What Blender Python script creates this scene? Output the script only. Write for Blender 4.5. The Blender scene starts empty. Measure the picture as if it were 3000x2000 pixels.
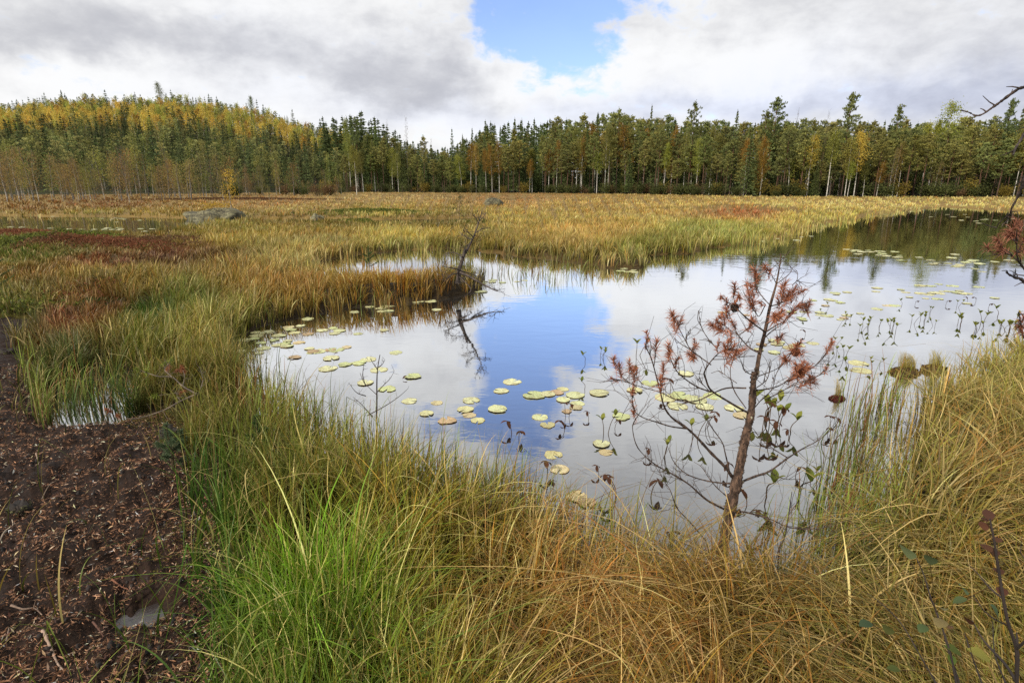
import bpy, math, random
import numpy as np
from mathutils import Vector
R_ = math.radians
rng = np.random.default_rng(7)
random.seed(7)
sc = bpy.context.scene
COL = sc.collection

# ------------------------------------------------------------------ camera
CAM_Z = 2.1; PITCH = R_(15.2); FPX = 1667.0
cam_d = bpy.data.cameras.new('camera'); cam_d.sensor_width = 36; cam_d.lens = 36 * FPX / 3000
cam_d.clip_start = 0.05; cam_d.clip_end = 3000
cam = bpy.data.objects.new('camera', cam_d); COL.objects.link(cam)
cam.location = (0, 0, CAM_Z); cam.rotation_euler = (R_(90) - PITCH, 0, 0)
sc.camera = cam
cP, sP = math.cos(PITCH), math.sin(PITCH)

def ray(px, py):
    dx = (np.asarray(px, float) - 1500) / FPX; dz = (1000 - np.asarray(py, float)) / FPX
    return dx, cP + dz * sP, -sP + dz * cP
def ground(px, py, z=0.0):
    x, y, zz = ray(px, py); t = (z - CAM_Z) / zz
    return np.stack([x * t, y * t], -1)
def deep(px, py, Y):
    x, y, zz = ray(px, py); t = Y / y
    return np.array([x * t, Y, CAM_Z + zz * t])
def proj(x, y, z):
    z = z - CAM_Z; f = y * cP - z * sP; u = y * sP + z * cP
    f = np.maximum(f, 1e-3)
    return 1500 + FPX * x / f, 1000 - FPX * u / f
def azel(px, py):
    x, y, z = ray(px, py); return math.atan2(x, y), math.asin(z / math.sqrt(x*x + y*y + z*z))

# ------------------------------------------------------------------ view, sun
sc.view_settings.view_transform = 'Standard'; sc.view_settings.look = 'None'
sc.view_settings.gamma = 1; sc.view_settings.exposure = 0.12
sc.cycles.max_bounces = 6; sc.cycles.diffuse_bounces = 2; sc.cycles.glossy_bounces = 3
sc.cycles.transmission_bounces = 2; sc.cycles.transparent_max_bounces = 4
sc.cycles.use_denoising = False
sc.cycles.caustics_reflective = False; sc.cycles.caustics_refractive = False
SUN_EL, SUN_AZ = R_(34), R_(-135)          # azimuth from +Y towards +X: the sun stands to the left and a little behind
sl = bpy.data.lights.new('sun', 'SUN'); sl.energy = 4.0; sl.angle = R_(1.2); sl.color = (1.0, 0.93, 0.82)
so = bpy.data.objects.new('sun', sl); COL.objects.link(so)
sdir = Vector((math.sin(SUN_AZ) * math.cos(SUN_EL), math.cos(SUN_AZ) * math.cos(SUN_EL), math.sin(SUN_EL)))
so.rotation_euler = (-sdir).to_track_quat('-Z', 'Y').to_euler(); so.location = sdir * 50

# ------------------------------------------------------------------ node arithmetic helper
class S:
    nt = None
    def __init__(s, sock): s.s = sock
    @staticmethod
    def op(kind, *a, clamp=False):
        n = S.nt.nodes.new('ShaderNodeMath'); n.operation = kind; n.use_clamp = clamp
        for i, x in enumerate(a):
            if isinstance(x, S): S.nt.links.new(x.s, n.inputs[i])
            else: n.inputs[i].default_value = float(x)
        return S(n.outputs[0])
    def __add__(a, b): return S.op('ADD', a, b)
    __radd__ = __add__
    def __sub__(a, b): return S.op('SUBTRACT', a, b)
    def __rsub__(a, b): return S.op('SUBTRACT', b, a)
    def __mul__(a, b): return S.op('MULTIPLY', a, b)
    __rmul__ = __mul__
def smooth(x, a, b):
    n = S.nt.nodes.new('ShaderNodeMapRange'); n.interpolation_type = 'SMOOTHSTEP'
    S.nt.links.new(x.s, n.inputs['Value']); n.inputs['From Min'].default_value = a; n.inputs['From Max'].default_value = b
    return S(n.outputs['Result'])
def clamp01(x): return S.op('ADD', x, 0, clamp=True)
def noise(vec, scale, detail=5, rough=0.5, dist=0.0, out='Fac', w=None):
    n = S.nt.nodes.new('ShaderNodeTexNoise'); n.inputs['Scale'].default_value = scale
    n.inputs['Detail'].default_value = detail; n.inputs['Roughness'].default_value = rough; n.inputs['Distortion'].default_value = dist
    if vec is not None: S.nt.links.new(vec, n.inputs['Vector'])
    return S(n.outputs[out])
def combine(x, y, z):
    n = S.nt.nodes.new('ShaderNodeCombineXYZ')
    for i, v in enumerate((x, y, z)):
        if isinstance(v, S): S.nt.links.new(v.s, n.inputs[i])
        else: n.inputs[i].default_value = v
    return n.outputs[0]
def mixc(f, a, b, blend='MIX'):
    n = S.nt.nodes.new('ShaderNodeMix'); n.data_type = 'RGBA'; n.blend_type = blend
    for sock, v in ((n.inputs[0], f), (n.inputs[6], a), (n.inputs[7], b)):
        if isinstance(v, S): S.nt.links.new(v.s, sock)
        elif hasattr(v, 'is_output'): S.nt.links.new(v, sock)
        elif isinstance(v, (int, float)): sock.default_value = v
        else: sock.default_value = (*v[:3], 1)
    return n.outputs[2]

# ------------------------------------------------------------------ sky: blue Nishita sky behind procedural cloud
world = bpy.data.worlds.new('World'); sc.world = world; world.use_nodes = True
nt = world.node_tree; nt.nodes.clear(); S.nt = nt
SKY_ST = 0.1
tc = nt.nodes.new('ShaderNodeTexCoord'); sep = nt.nodes.new('ShaderNodeSeparateXYZ')
nt.links.new(tc.outputs['Generated'], sep.inputs[0])
dx, dy, dz = (S(sep.outputs[i]) for i in range(3))
gen = tc.outputs['Generated']
w1 = noise(gen, 4.0, 4, 0.55); w2 = noise(combine(dx + 5.3, dy + 1.7, dz + 9.1), 4.0, 4, 0.55)
w3 = noise(gen, 14.0, 5, 0.6); w4 = noise(combine(dx + 2.3, dy + 7.7, dz), 14.0, 5, 0.6)
az = S.op('ARCTAN2', dx, dy) + (w1 - 0.5) * 0.34 + (w3 - 0.5) * 0.13
elr = S.op('ARCSINE', dz)
el = elr + (w2 - 0.5) * 0.16 + (w4 - 0.5) * 0.07
def blob(px, py, wx, wy, amp=1.0, e=None):
    if e is None: a0, e0 = azel(px, py)
    else: a0, e0 = px, e
    a = (az - a0) * (1 / wx); b = (el - e0) * (1 / wy)
    return S.op('EXPONENT', (a * a + b * b) * -1.0) * amp
def total(items):
    t = items[0]
    for i in items[1:]: t = t + i
    return t
low = S.op('MAXIMUM', dz, 0.0) + 0.22
pv = combine(S.op('DIVIDE', dx, low), S.op('DIVIDE', dy, low), 0.0)
f1 = noise(pv, 1.15, 7, 0.56, 0.25); f2 = noise(pv, 3.1, 6, 0.6, 0.3)
f3 = noise(combine(dx * 1.0, dy * 1.0, dz * 2.2), 9.0, 7, 0.6, 0.2)
f4 = noise(combine(dx * 1.0, dy * 1.0, dz * 1.7), 26.0, 6, 0.62, 0.3)
blue = total([blob(1610, 75, .10, .05, .95), blob(1620, -30, .12, .055, .85), blob(1830, 10, .08, .03, .38), blob(1440, 60, .07, .03, .32), blob(R_(1.5), 0, .10, .12, 1.25, e=R_(22.5)),
              blob(R_(-6), 0, .10, .035, .7, e=R_(23)), blob(1700, 268, .10, .02, .42), blob(1650, 170, .07, .03, .75)])
blue_m = smooth(blue + (f3 - 0.5) * 2.6 + (f4 - 0.5) * 2.2 + (f2 - 0.5) * 1.1, 0.36, 1.35) * 0.92
L = 0.76 + (f1 - 0.5) * 0.50 + (f2 - 0.5) * 0.22 + (f3 - 0.5) * 0.72 + (f4 - 0.5) * 0.38
L = L + total([
    blob(120, 40, .22, .05, -.24), blob(480, 120, .20, .05, -.16), blob(850, 190, .30, .05, -.16), blob(1230, 240, .13, .05, -.26), blob(700, 60, .2, .03, .10), blob(1280, 150, .10, .05, -.12),
    blob(330, 260, .40, .03, -.05), blob(1050, 40, .20, .05, .05),
    blob(150, 225, .22, .035, .22), blob(40, 290, .15, .03, .18), blob(330, 190, .10, .03, .10), blob(560, 40, .12, .03, .12),
    blob(1480, 130, .05, .05, .16), blob(1600, 215, .14, .04, .22), blob(1880, 210, .20, .05, .20), blob(2130, 190, .12, .04, .12), blob(2300, 215, .13, .055, .26),
    blob(2050, 60, .30, .05, -.04), blob(2420, 190, .06, .03, .10),
    blob(2750, 130, .40, .16, -.16), blob(2400, 20, .3, .05, -.04), blob(2250, 310, .45, .018, -.14), blob(2750, 320, .3, .02, -.06), blob(1300, 360, .30, .03, .18), blob(900, 300, .3, .02, .10),
    blob(R_(-2), 0, .6, .12, -.22, e=R_(36)), blob(R_(-22), 0, .35, .14, .06, e=R_(24)), blob(R_(14), 0, .12, .08, .12, e=R_(18)),
])
Lc = smooth(L, 0.22, 1.02)
shade = mixc(Lc, (0.52, 0.525, 0.555), (0.92, 0.92, 0.91))
tint = total([blob(2250, 312, .6, .03, .8), blob(2800, 260, .4, .12, .35), blob(1000, 200, .4, .1, .25)])
shade = mixc(clamp01(tint), shade, mixc(1.0, shade, (0.86, 0.91, 1.06), 'MULTIPLY'))
sky = nt.nodes.new('ShaderNodeTexSky'); sky.sky_type = 'NISHITA'; sky.sun_disc = False
sky.sun_elevation = SUN_EL; sky.sun_rotation = SUN_AZ; sky.ozone_density = 2.0; sky.air_density = 1.0; sky.dust_density = 0.6
scale = nt.nodes.new('ShaderNodeVectorMath'); scale.operation = 'SCALE'; scale.inputs['Scale'].default_value = 1 / SKY_ST
nt.links.new(shade, scale.inputs[0])
deepsky = mixc(1.0, sky.outputs[0], (1.5, 1.55, 1.9), 'MULTIPLY')
mx = mixc(blue_m, scale.outputs[0], deepsky)
bg = nt.nodes.new('ShaderNodeBackground'); bg.inputs['Strength'].default_value = SKY_ST; nt.links.new(mx, bg.inputs['Color'])
wo = nt.nodes.new('ShaderNodeOutputWorld'); nt.links.new(bg.outputs[0], wo.inputs[0])

# ------------------------------------------------------------------ helpers: tags, meshes, materials
def lin(c):
    c = np.asarray(c, float) / 255.0
    return np.where(c <= 0.04045, c / 12.92, ((c + 0.055) / 1.055) ** 2.4)
def tag(o, label=None, cat=None, group=None, kind=None):
    if label: o['label'] = label
    if cat: o['category'] = cat
    if group: o['group'] = group
    if kind: o['kind'] = kind
    return o
def link(o, parent=None):
    COL.objects.link(o)
    if parent is not None: o.parent = parent
    return o
def empty(name, loc=(0, 0, 0), rz=0.0, s=1.0):
    o = bpy.data.objects.new(name, None); o.location = loc; o.rotation_euler = (0, 0, rz); o.scale = (s, s, s); o.empty_display_size = 0.2
    return link(o)

class MB:
    def __init__(s): s.v = []; s.f = []; s.c = []; s.n = 0
    def add(s, v, f, c):
        v = np.asarray(v, np.float32).reshape(-1, 3); f = np.asarray(f, np.int32).reshape(-1, 4)
        c = np.asarray(c, np.float32)
        if c.ndim == 1: c = np.repeat(c[None], len(v), 0)
        s.v.append(v); s.f.append(f + s.n); s.c.append(c[:, :3]); s.n += len(v)
        return s
    def arrays(s): return np.concatenate(s.v), np.concatenate(s.f), np.concatenate(s.c)
    def mesh(s, name, mat, smooth_=True):
        v, f, c = s.arrays()
        me = bpy.data.meshes.new(name); me.vertices.add(len(v)); me.vertices.foreach_set('co', v.ravel())
        me.loops.add(f.size); me.loops.foreach_set('vertex_index', f.ravel())
        me.polygons.add(len(f)); me.polygons.foreach_set('loop_start', np.arange(0, f.size, 4, dtype=np.int32))
        try: me.polygons.foreach_set('loop_total', np.full(len(f), 4, np.int32))
        except Exception: pass
        if smooth_: me.polygons.foreach_set('use_smooth', np.ones(len(f), bool))
        me.update(calc_edges=True)
        at = me.attributes.new('col', 'FLOAT_COLOR', 'POINT')
        at.data.foreach_set('color', np.concatenate([c, np.ones((len(c), 1), np.float32)], 1).astype(np.float32).ravel())
        me.materials.append(mat)
        return me
    def build(s, name, mat, parent=None, smooth_=True):
        return link(bpy.data.objects.new(name, s.mesh(name, mat, smooth_)), parent)

def tube(mb, pts, rad, col, sides=5, col2=None):
    pts = np.asarray(pts, float); n = len(pts); rad = np.broadcast_to(np.asarray(rad, float), (n,))
    t = np.gradient(pts, axis=0); t /= np.linalg.norm(t, axis=1, keepdims=True) + 1e-9
    ref = np.array([0, 0, 1.0]) if abs(t[0, 2]) < 0.8 else np.array([1.0, 0, 0])
    a = np.cross(t, ref); a /= np.linalg.norm(a, axis=1, keepdims=True) + 1e-9
    b = np.cross(t, a)
    th = np.arange(sides) * 2 * math.pi / sides
    v = pts[:, None] + rad[:, None, None] * (a[:, None] * np.cos(th)[None, :, None] + b[:, None] * np.sin(th)[None, :, None])
    i = np.arange(n - 1)[:, None] * sides; j = np.arange(sides)[None]; j2 = (j + 1) % sides
    f = np.stack([i + j, i + j2, i + sides + j2, i + sides + j], -1)
    c = np.asarray(col, float)
    if col2 is not None:
        w = np.linspace(0, 1, n)[:, None]; c = np.repeat((c[None] * (1 - w) + np.asarray(col2)[None] * w), sides, 0)
    mb.add(v.reshape(-1, 3), f.reshape(-1, 4), c)
    mb.add(v[-1, [0, 1, 2, sides - 1 if sides > 3 else 2]], [[0, 1, 2, 3]], c if c.ndim == 1 else c[-4:])

def spline(pts, n):
    pts = np.asarray(pts, float)
    if len(pts) < 3: 
        return pts[0] + (pts[-1] - pts[0]) * np.linspace(0, 1, n)[:, None]
    p = np.vstack([2 * pts[0] - pts[1], pts, 2 * pts[-1] - pts[-2]])
    u = np.linspace(0, len(pts) - 1 - 1e-6, n); k = u.astype(int); t = (u - k)[:, None]
    a, b, c, d = p[k], p[k + 1], p[k + 2], p[k + 3]
    return 0.5 * ((2 * b) + (-a + c) * t + (2*a - 5*b + 4*c - d) * t**2 + (-a + 3*b - 3*c + d) * t**3)

def unit(v): return v / (np.linalg.norm(v, axis=-1, keepdims=True) + 1e-9)
def cards(mb, cen, axis, length, width, col, r=rng, fold=0.25):
    """leaf-sized rhombic faces, a little folded, vectorised"""
    n = len(cen); axis = unit(axis); side = unit(np.cross(axis, r.normal(size=(n, 3))))
    nor = np.cross(axis, side)
    L_ = np.broadcast_to(np.asarray(length, float), (n,))[:, None]; W_ = np.broadcast_to(np.asarray(width, float), (n,))[:, None]
    v = np.stack([cen - axis * L_ / 2, cen + side * W_ / 2 + nor * W_ * fold, cen + axis * L_ / 2, cen - side * W_ / 2 + nor * W_ * fold], 1)
    f = np.arange(4 * n).reshape(n, 4)
    mb.add(v.reshape(-1, 3), f, np.repeat(col, 4, 0) if np.ndim(col) == 2 else col)

def blades(mb, base, az_, h, reach, width, c0, c1, segs=5, droop=0.35, face=None, power=1.8):
    n = len(base); r = rng
    d = np.stack([np.cos(az_), np.sin(az_)], -1)
    fa = r.uniform(0, math.pi, n) if face is None else face
    sd = np.stack([np.cos(fa), np.sin(fa), np.zeros(n)], -1)
    t = np.linspace(0, 1, segs + 1)[None, :]
    pw = np.broadcast_to(np.asarray(power, float), (n,))[:, None]; dr = np.broadcast_to(np.asarray(droop, float), (n,))[:, None]
    hor = (reach[:, None] * t ** pw)
    ver = h[:, None] * (t - dr * t ** 3) / (1 - 0.25 * dr)
    p = np.empty((n, segs + 1, 3)); p[..., 0] = base[:, None, 0] + d[:, None, 0] * hor; p[..., 1] = base[:, None, 1] + d[:, None, 1] * hor
    p[..., 2] = base[:, None, 2] + ver
    if segs >= 6:      # snapped and kinked blades, sideways sway
        tb = r.uniform(.35, .8, (n, 1)); brk = (r.random((n, 1)) < .14) * np.clip(t - tb, 0, 1); p[..., 2] -= brk * h[:, None] * 1.9; p[..., :2] += d[:, None] * (brk * h[:, None] * .7)[..., None]
        sw = r.normal(size=(n, 1)) * .09 * h[:, None] * t ** 2 + r.normal(size=(n, 1)) * .03 * h[:, None] * np.sin(t * 5 + r.random((n, 1)) * 6) * t
        p[..., 0] -= d[:, None, 1] * sw; p[..., 1] += d[:, None, 0] * sw; p[..., 2] = np.maximum(p[..., 2], base[:, None, 2])
    w = width[:, None] * 0.5 * np.clip(1.04 - t ** 2.2, 0.05, 1)
    v = np.stack([p - sd[:, None] * w[..., None], p + sd[:, None] * w[..., None]], 2).reshape(-1, 3)
    k = (segs + 1) * 2
    o = np.arange(n)[:, None] * k; q = np.arange(segs)[None] * 2
    f = np.stack([o + q, o + q + 1, o + q + 3, o + q + 2], -1).reshape(-1, 4)
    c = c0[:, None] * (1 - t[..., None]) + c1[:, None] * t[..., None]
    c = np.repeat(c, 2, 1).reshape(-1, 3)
    mb.add(v, f, c)

def new_mat(name):
    m = bpy.data.materials.new(name); m.use_nodes = True; m.node_tree.nodes.clear(); S.nt = m.node_tree
    return m, m.node_tree
def out(nt_, sh):
    o = nt_.nodes.new('ShaderNodeOutputMaterial'); nt_.links.new(sh, o.inputs['Surface']); return o
def attr_color(nt_, use_obj=True, var=0.0):
    a = nt_.nodes.new('ShaderNodeAttribute'); a.attribute_name = 'col'
    c = a.outputs['Color']
    if use_obj:
        oi = nt_.nodes.new('ShaderNodeObjectInfo'); c = mixc(1.0, c, oi.outputs['Color'], 'MULTIPLY')
    return c
def leaf_mat(name, rough=0.6, transl=0.35, use_obj=True, spec=0.3):
    m, t = new_mat(name); c = attr_color(t, use_obj)
    p = t.nodes.new('ShaderNodeBsdfPrincipled'); t.links.new(c, p.inputs['Base Color']); p.inputs['Roughness'].default_value = rough
    p.inputs['Specular IOR Level'].default_value = spec
    tr = t.nodes.new('ShaderNodeBsdfTranslucent'); t.links.new(c, tr.inputs['Color'])
    mx_ = t.nodes.new('ShaderNodeMixShader'); mx_.inputs[0].default_value = transl
    t.links.new(p.outputs[0], mx_.inputs[1]); t.links.new(tr.outputs[0], mx_.inputs[2]); out(t, mx_.outputs[0])
    return m
def bark_mat(name, scale, c_dark, c_light, bump=0.3, mixf=0.6, birch=False):
    m, t = new_mat(name); tc_ = t.nodes.new('ShaderNodeTexCoord')
    c = attr_color(t, True)
    mp = t.nodes.new('ShaderNodeMapping'); t.links.new(tc_.outputs['Object'], mp.inputs[0])
    mp.inputs['Scale'].default_value = (1, 1, 2.2) if birch else (1, 1, 0.35)
    n1 = noise(mp.outputs[0], scale, 5, 0.65)
    k = smooth(n1, 0.42, 0.62)
    c2 = mixc(k, c_dark, c_light)
    c = mixc(mixf, c, mixc(1.0, c, c2, 'MULTIPLY'))
    p = t.nodes.new('ShaderNodeBsdfPrincipled'); t.links.new(c, p.inputs['Base Color']); p.inputs['Roughness'].default_value = 0.85
    b = t.nodes.new('ShaderNodeBump'); b.inputs['Strength'].default_value = bump; b.inputs['Distance'].default_value = 0.02
    t.links.new(n1.s, b.inputs['Height']); t.links.new(b.outputs[0], p.inputs['Normal']); out(t, p.outputs[0])
    return m
def ordw(n):
    a = 'first second third fourth fifth sixth seventh eighth ninth tenth eleventh twelfth thirteenth fourteenth fifteenth sixteenth seventeenth eighteenth nineteenth twentieth'.split()
    return a[n-1] if n <= 20 else 'twenty-' + a[n-21]
M_GRASS = leaf_mat('grass_blades', 0.5, 0.30, False, 0.35)
M_LEAF = leaf_mat('tree_foliage', 0.7, 0.42, True, 0.2)
M_NEEDLE = leaf_mat('dead_needles', 0.6, 0.25, True, 0.25)
M_BARK = bark_mat('rough_bark', 9.0, (0.35, 0.33, 0.32), (1.25, 1.2, 1.15), 0.5, 0.8)
M_BARK_NEAR = bark_mat('flaking_pine_bark', 55.0, (0.30, 0.27, 0.27), (1.5, 1.45, 1.4), 1.0, 0.9)
M_BIRCH = bark_mat('birch_bark', 1.6, (0.25, 0.24, 0.23), (1.1, 1.1, 1.1), 0.1, 0.75, True)

# ------------------------------------------------------------------ ground plan (measured on the photograph, laid out on the ground in metres)
def P(*pts, z=0.0): a = np.array(pts, float); return ground(a[:, 0], a[:, 1], z)
POND = P((700, 985), (760, 958), (860, 934), (930, 918), (1000, 904), (1100, 895), (1200, 884), (1300, 876), (1350, 864), (1400, 852), (1415, 832),
         (1400, 815), (1330, 820), (1200, 826), (1080, 830), (1000, 826), (930, 800), (940, 762), (1080, 742), (1200, 732), (1320, 728), (1480, 742), (1560, 755),
         (1640, 762), (1720, 770), (1770, 783), (1890, 784), (1905, 765), (1880, 752), (1990, 745), (2080, 730), (2200, 712), (2290, 692), (2330, 672), (2400, 657),
         (2480, 643), (2560, 630), (2640, 620), (2700, 611), (2760, 606), (2850, 611), (3000, 618), (3300, 632), (3700, 700), (3700, 960), (3300, 1030), (3000, 1085), (2870, 1135),
         (2740, 1240), (2670, 1380), (2610, 1500), (2590, 1640), (2500, 1735), (2400, 1762), (2100, 1768), (1800, 1752), (1650, 1690), (1500, 1620),
         (1350, 1560), (1150, 1450), (950, 1350), (800, 1265), (710, 1180), (680, 1120), (685, 1040))
POOL = P((150, 1150), (190, 1120), (300, 1105), (430, 1120), (440, 1180), (350, 1245), (200, 1262), (150, 1215))
TARN = P((-400, 640), (0, 632), (200, 634), (420, 636), (640, 640), (800, 641), (800, 648), (600, 656), (600, 668), (430, 688), (150, 690), (0, 682), (-400, 694))
SLOT1 = P((1080, 643), (1300, 640), (1430, 636), (1430, 652), (1280, 668), (1080, 672))
SLOT2 = P((640, 641), (1000, 640), (1060, 644), (1000, 652), (700, 653))
WATERS = [POND, POOL, TARN, SLOT1, SLOT2]
PEAT = P((-900, 930), (60, 950), (150, 965), (60, 1010), (70, 1080), (130, 1130), (150, 1250), (330, 1240), (470, 1240), (545, 1290), (540, 1350), (595, 1450), (610, 1600), (670, 1720), (660, 1850), (700, 2000), (640, 2600), (-1500, 2600))

def sdist(x, y, poly):
    x = np.asarray(x, float).ravel(); y = np.asarray(y, float).ravel()
    a = poly; b = np.roll(poly, -1, 0)
    d = np.full(len(x), 1e9); ins = np.zeros(len(x), bool)
    for (ax, ay), (bx, by) in zip(a, b):
        ex, ey = bx - ax, by - ay; L2 = ex*ex + ey*ey + 1e-12
        t = np.clip(((x - ax) * ex + (y - ay) * ey) / L2, 0, 1)
        d = np.minimum(d, (x - ax - t*ex)**2 + (y - ay - t*ey)**2)
        if ay != by:
            c = ((ay > y) != (by > y)) & (x < (bx - ax) * (y - ay) / (by - ay) + ax)
            ins ^= c
    d = np.sqrt(d); return np.where(ins, -d, d)
def inside(x, y, poly): return sdist(x, y, poly) < 0

# value noise
_tab = rng.random((256, 256))
def vn(x, y, s, o=0.0):
    x = x * s + 37.3 + o; y = y * s + 11.7 + o * 1.7
    xi = np.floor(x).astype(int); yi = np.floor(y).astype(int); fx = x - xi; fy = y - yi
    fx = fx*fx*(3-2*fx); fy = fy*fy*(3-2*fy)
    g = lambda i, j: _tab[(xi + i) % 256, (yi + j) % 256]
    return (g(0,0)*(1-fx)+g(1,0)*fx)*(1-fy) + (g(0,1)*(1-fx)+g(1,1)*fx)*fy
def fbm(x, y, s, o=0.0, n=4):
    t = 0; a = 0.5; w = 0
    for i in range(n): t = t + a * vn(x, y, s * 2**i, o + i*3.1); w += a; a *= 0.55
    return t / w

crest_px = np.array([-1500, -600, -200, 0, 230, 500, 620, 750, 850, 950, 1050, 1150, 1250, 1400, 4000])
crest_py = np.array([560, 420, 350, 330, 300, 298, 305, 322, 350, 378, 405, 450, 490, 550, 560])
_, ry_, rz_ = ray(crest_px, crest_py)
crest_z = np.maximum(CAM_Z + 380 * rz_ / ry_ - 11, 0.5)
front_px = np.array([-600, -200, 300, 600, 900, 1100, 1350, 1600, 1850, 2000, 2200, 2500, 3000, 3600])
front_Y = np.array([140, 145, 160, 175, 215, 225, 205, 190, 168, 150, 130, 123, 122, 122.])
def upx(x, y): return 1500 + FPX * x / np.maximum(y, 0.1) / cP
def frontY(x, y): return np.interp(upx(x, y), front_px, front_Y)
def hill(x, y):
    u = upx(x, y); c = np.interp(u, crest_px, crest_z); f = np.interp(u, front_px, front_Y) + 5
    s = np.clip((y - f) / (380 - f), 0, 1); s = s*s*(3 - 2*s) * 0.5 + 0.5 * s
    return np.where(y > 20, c * s, 0)
MOUNDS = [(1180, 862, 1.2, .5, .16), (1320, 850, .7, .5, .22), (1050, 870, 1.0, .5, .12), (170, 745, 1.4, 1.2, .3), (260, 765, 1.5, 1.0, .2), (480, 735, 2.2, 1.2, .22),
          (300, 850, .9, .6, .15), (2180, 615, 6, 3, .5), (1450, 600, 4, 3, .3), (630, 625, 3, 2, .2), (660, 1330, .5, .5, .12), (420, 895, .8, .5, .12),
          (2900, 1650, .8, .8, .18), (2300, 1950, .7, .5, .12), (1100, 1650, .6, .5, .1), (850, 1550, .5, .5, .1)]
MOUNDS = [(*ground(a, b, 0.1), wx, wy, h) for a, b, wx, wy, h in MOUNDS]
def height(x, y):
    x = np.asarray(x, float); y = np.asarray(y, float); sh = x.shape; x = x.ravel(); y = y.ravel()
    sd = np.full(len(x), 1e9)
    for w in WATERS: sd = np.minimum(sd, sdist(x, y, w))
    d = np.hypot(x, y)
    sd = sd + (fbm(x, y, 1.5, 5) - 0.5) * np.where(d > 12, np.clip(0.06 * d, .72, 1.6), np.clip(0.05 * d, 0.12, 0.8))
    land = 0.02 + 0.10 * (1 - np.exp(-np.maximum(sd, 0) / 0.30)) + 0.06 * (fbm(x, y, 0.8, 1) - 0.5)
    for mx_, my, wx, wy, h in MOUNDS: land = land + h * np.exp(-((x - mx_) / wx) ** 2 - ((y - my) / wy) ** 2) * np.clip(sd / 0.3, 0, 1)
    pe = np.clip(-sdist(x, y, PEAT) / 0.25, 0, 1)
    clod = (fbm(x, y, 7, 2, 4) - 0.5) * 0.15 + (vn(x, y, 22, 9) - 0.5) * 0.03
    land = land + pe * (0.03 + clod)
    pr = np.sqrt(((x - PUD[0]) / 0.19) ** 2 + ((y - PUD[1]) / 0.13) ** 2) + (fbm(x, y, 12, 40, 3) - .5) * 1.3
    pud = 1 - np.clip((pr - .55) / .5, 0, 1)
    land = np.where(np.hypot(x - PUD[0], y - PUD[1]) < .5, np.maximum(land, .099), land)
    land = land * (1 - pud) + pud * 0.075
    z = np.where(sd > 0, np.maximum(land, 0.012), np.maximum(-0.6, sd * 0.5))
    z = z + hill(x, y) + np.clip((d - 260) / 300, 0, 1) * 0.5
    return z.reshape(sh)
PUD = ground(420, 1810, 0.085)

# ------------------------------------------------------------------ ground mesh
def make_ground():
    az_ = np.concatenate([np.linspace(-180, -56, 70, endpoint=False), np.linspace(-56, 56, 1100, endpoint=False), np.linspace(56, 180, 71)[:-1]]) * math.pi / 180
    dd = np.concatenate([[0.01], 0.6 * (1.0235 ** np.arange(0, 285))]); dd = np.append(dd[dd < 540], [560])
    A, D = np.meshgrid(az_, dd, indexing='ij'); X = np.sin(A) * D; Y = np.cos(A) * D
    Z = height(X, Y)
    na, nd = A.shape
    i = np.arange(na)[:, None]; j = np.arange(nd - 1)[None]; i2 = (i + 1) % na
    f = np.stack([i*nd + j, i*nd + j + 1, i2*nd + j + 1, i2*nd + j], -1).reshape(-1, 4)
    x, y = X.ravel(), Y.ravel()
    pe = np.clip(-sdist(x, y, PEAT) / 0.12 + 0.5 + 2*(fbm(x, y, 4, 3) - .5), 0, 1)[:, None]
    base = lin((46, 38, 24)) * (0.7 + 0.6 * fbm(x, y, 2, 8))[:, None]  # near soil darkened to paint the shade in the gaps between stems
    peat = lin((38, 27, 20)) * (0.55 + 0.9 * fbm(x, y, 9, 4))[:, None]
    far = np.clip((np.hypot(x, y) - 12) / 15, 0, 1)[:, None]
    base = base * (1 - far) + far * (lin((120, 100, 52)) * (0.6 + 0.8 * fbm(x, y, .3, 8))[:, None])
    wood = (y > frontY(x, y) - 3)[:, None]
    base = np.where(wood, lin((46, 48, 26)), base)
    c = base * (1 - pe) + peat * pe
    mb = MB(); mb.add(np.stack([x, y, Z.ravel()], -1), f, c)
    m, t = new_mat('bog_soil'); cc = attr_color(t, False)
    tc_ = t.nodes.new('ShaderNodeTexCoord'); n1 = noise(tc_.outputs['Object'], 45, 6, 0.7); n2 = noise(tc_.outputs['Object'], 9, 4, 0.6)
    col = mixc(1.0, cc, mixc(smooth(n1, .3, .7), (0.5, 0.48, 0.5), (1.5, 1.4, 1.35)), 'MULTIPLY')
    p = t.nodes.new('ShaderNodeBsdfPrincipled'); t.links.new(col, p.inputs['Base Color'])
    rr = smooth(n2, .40, .62); t.links.new((rr * 0.35 + 0.6).s, p.inputs['Roughness']); p.inputs['Specular IOR Level'].default_value = 0.15
    b = t.nodes.new('ShaderNodeBump'); b.inputs['Strength'].default_value = 0.9; b.inputs['Distance'].default_value = 0.012
    t.links.new((n1 + n2 * 1.2).s, b.inputs['Height']); t.links.new(b.outputs[0], p.inputs['Normal']); out(t, p.outputs[0])
    o = mb.build('ground', m); tag(o, 'dark wet bog soil with shade painted in under the sedges, bare peat beside the pool', kind='structure')
make_ground()

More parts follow.
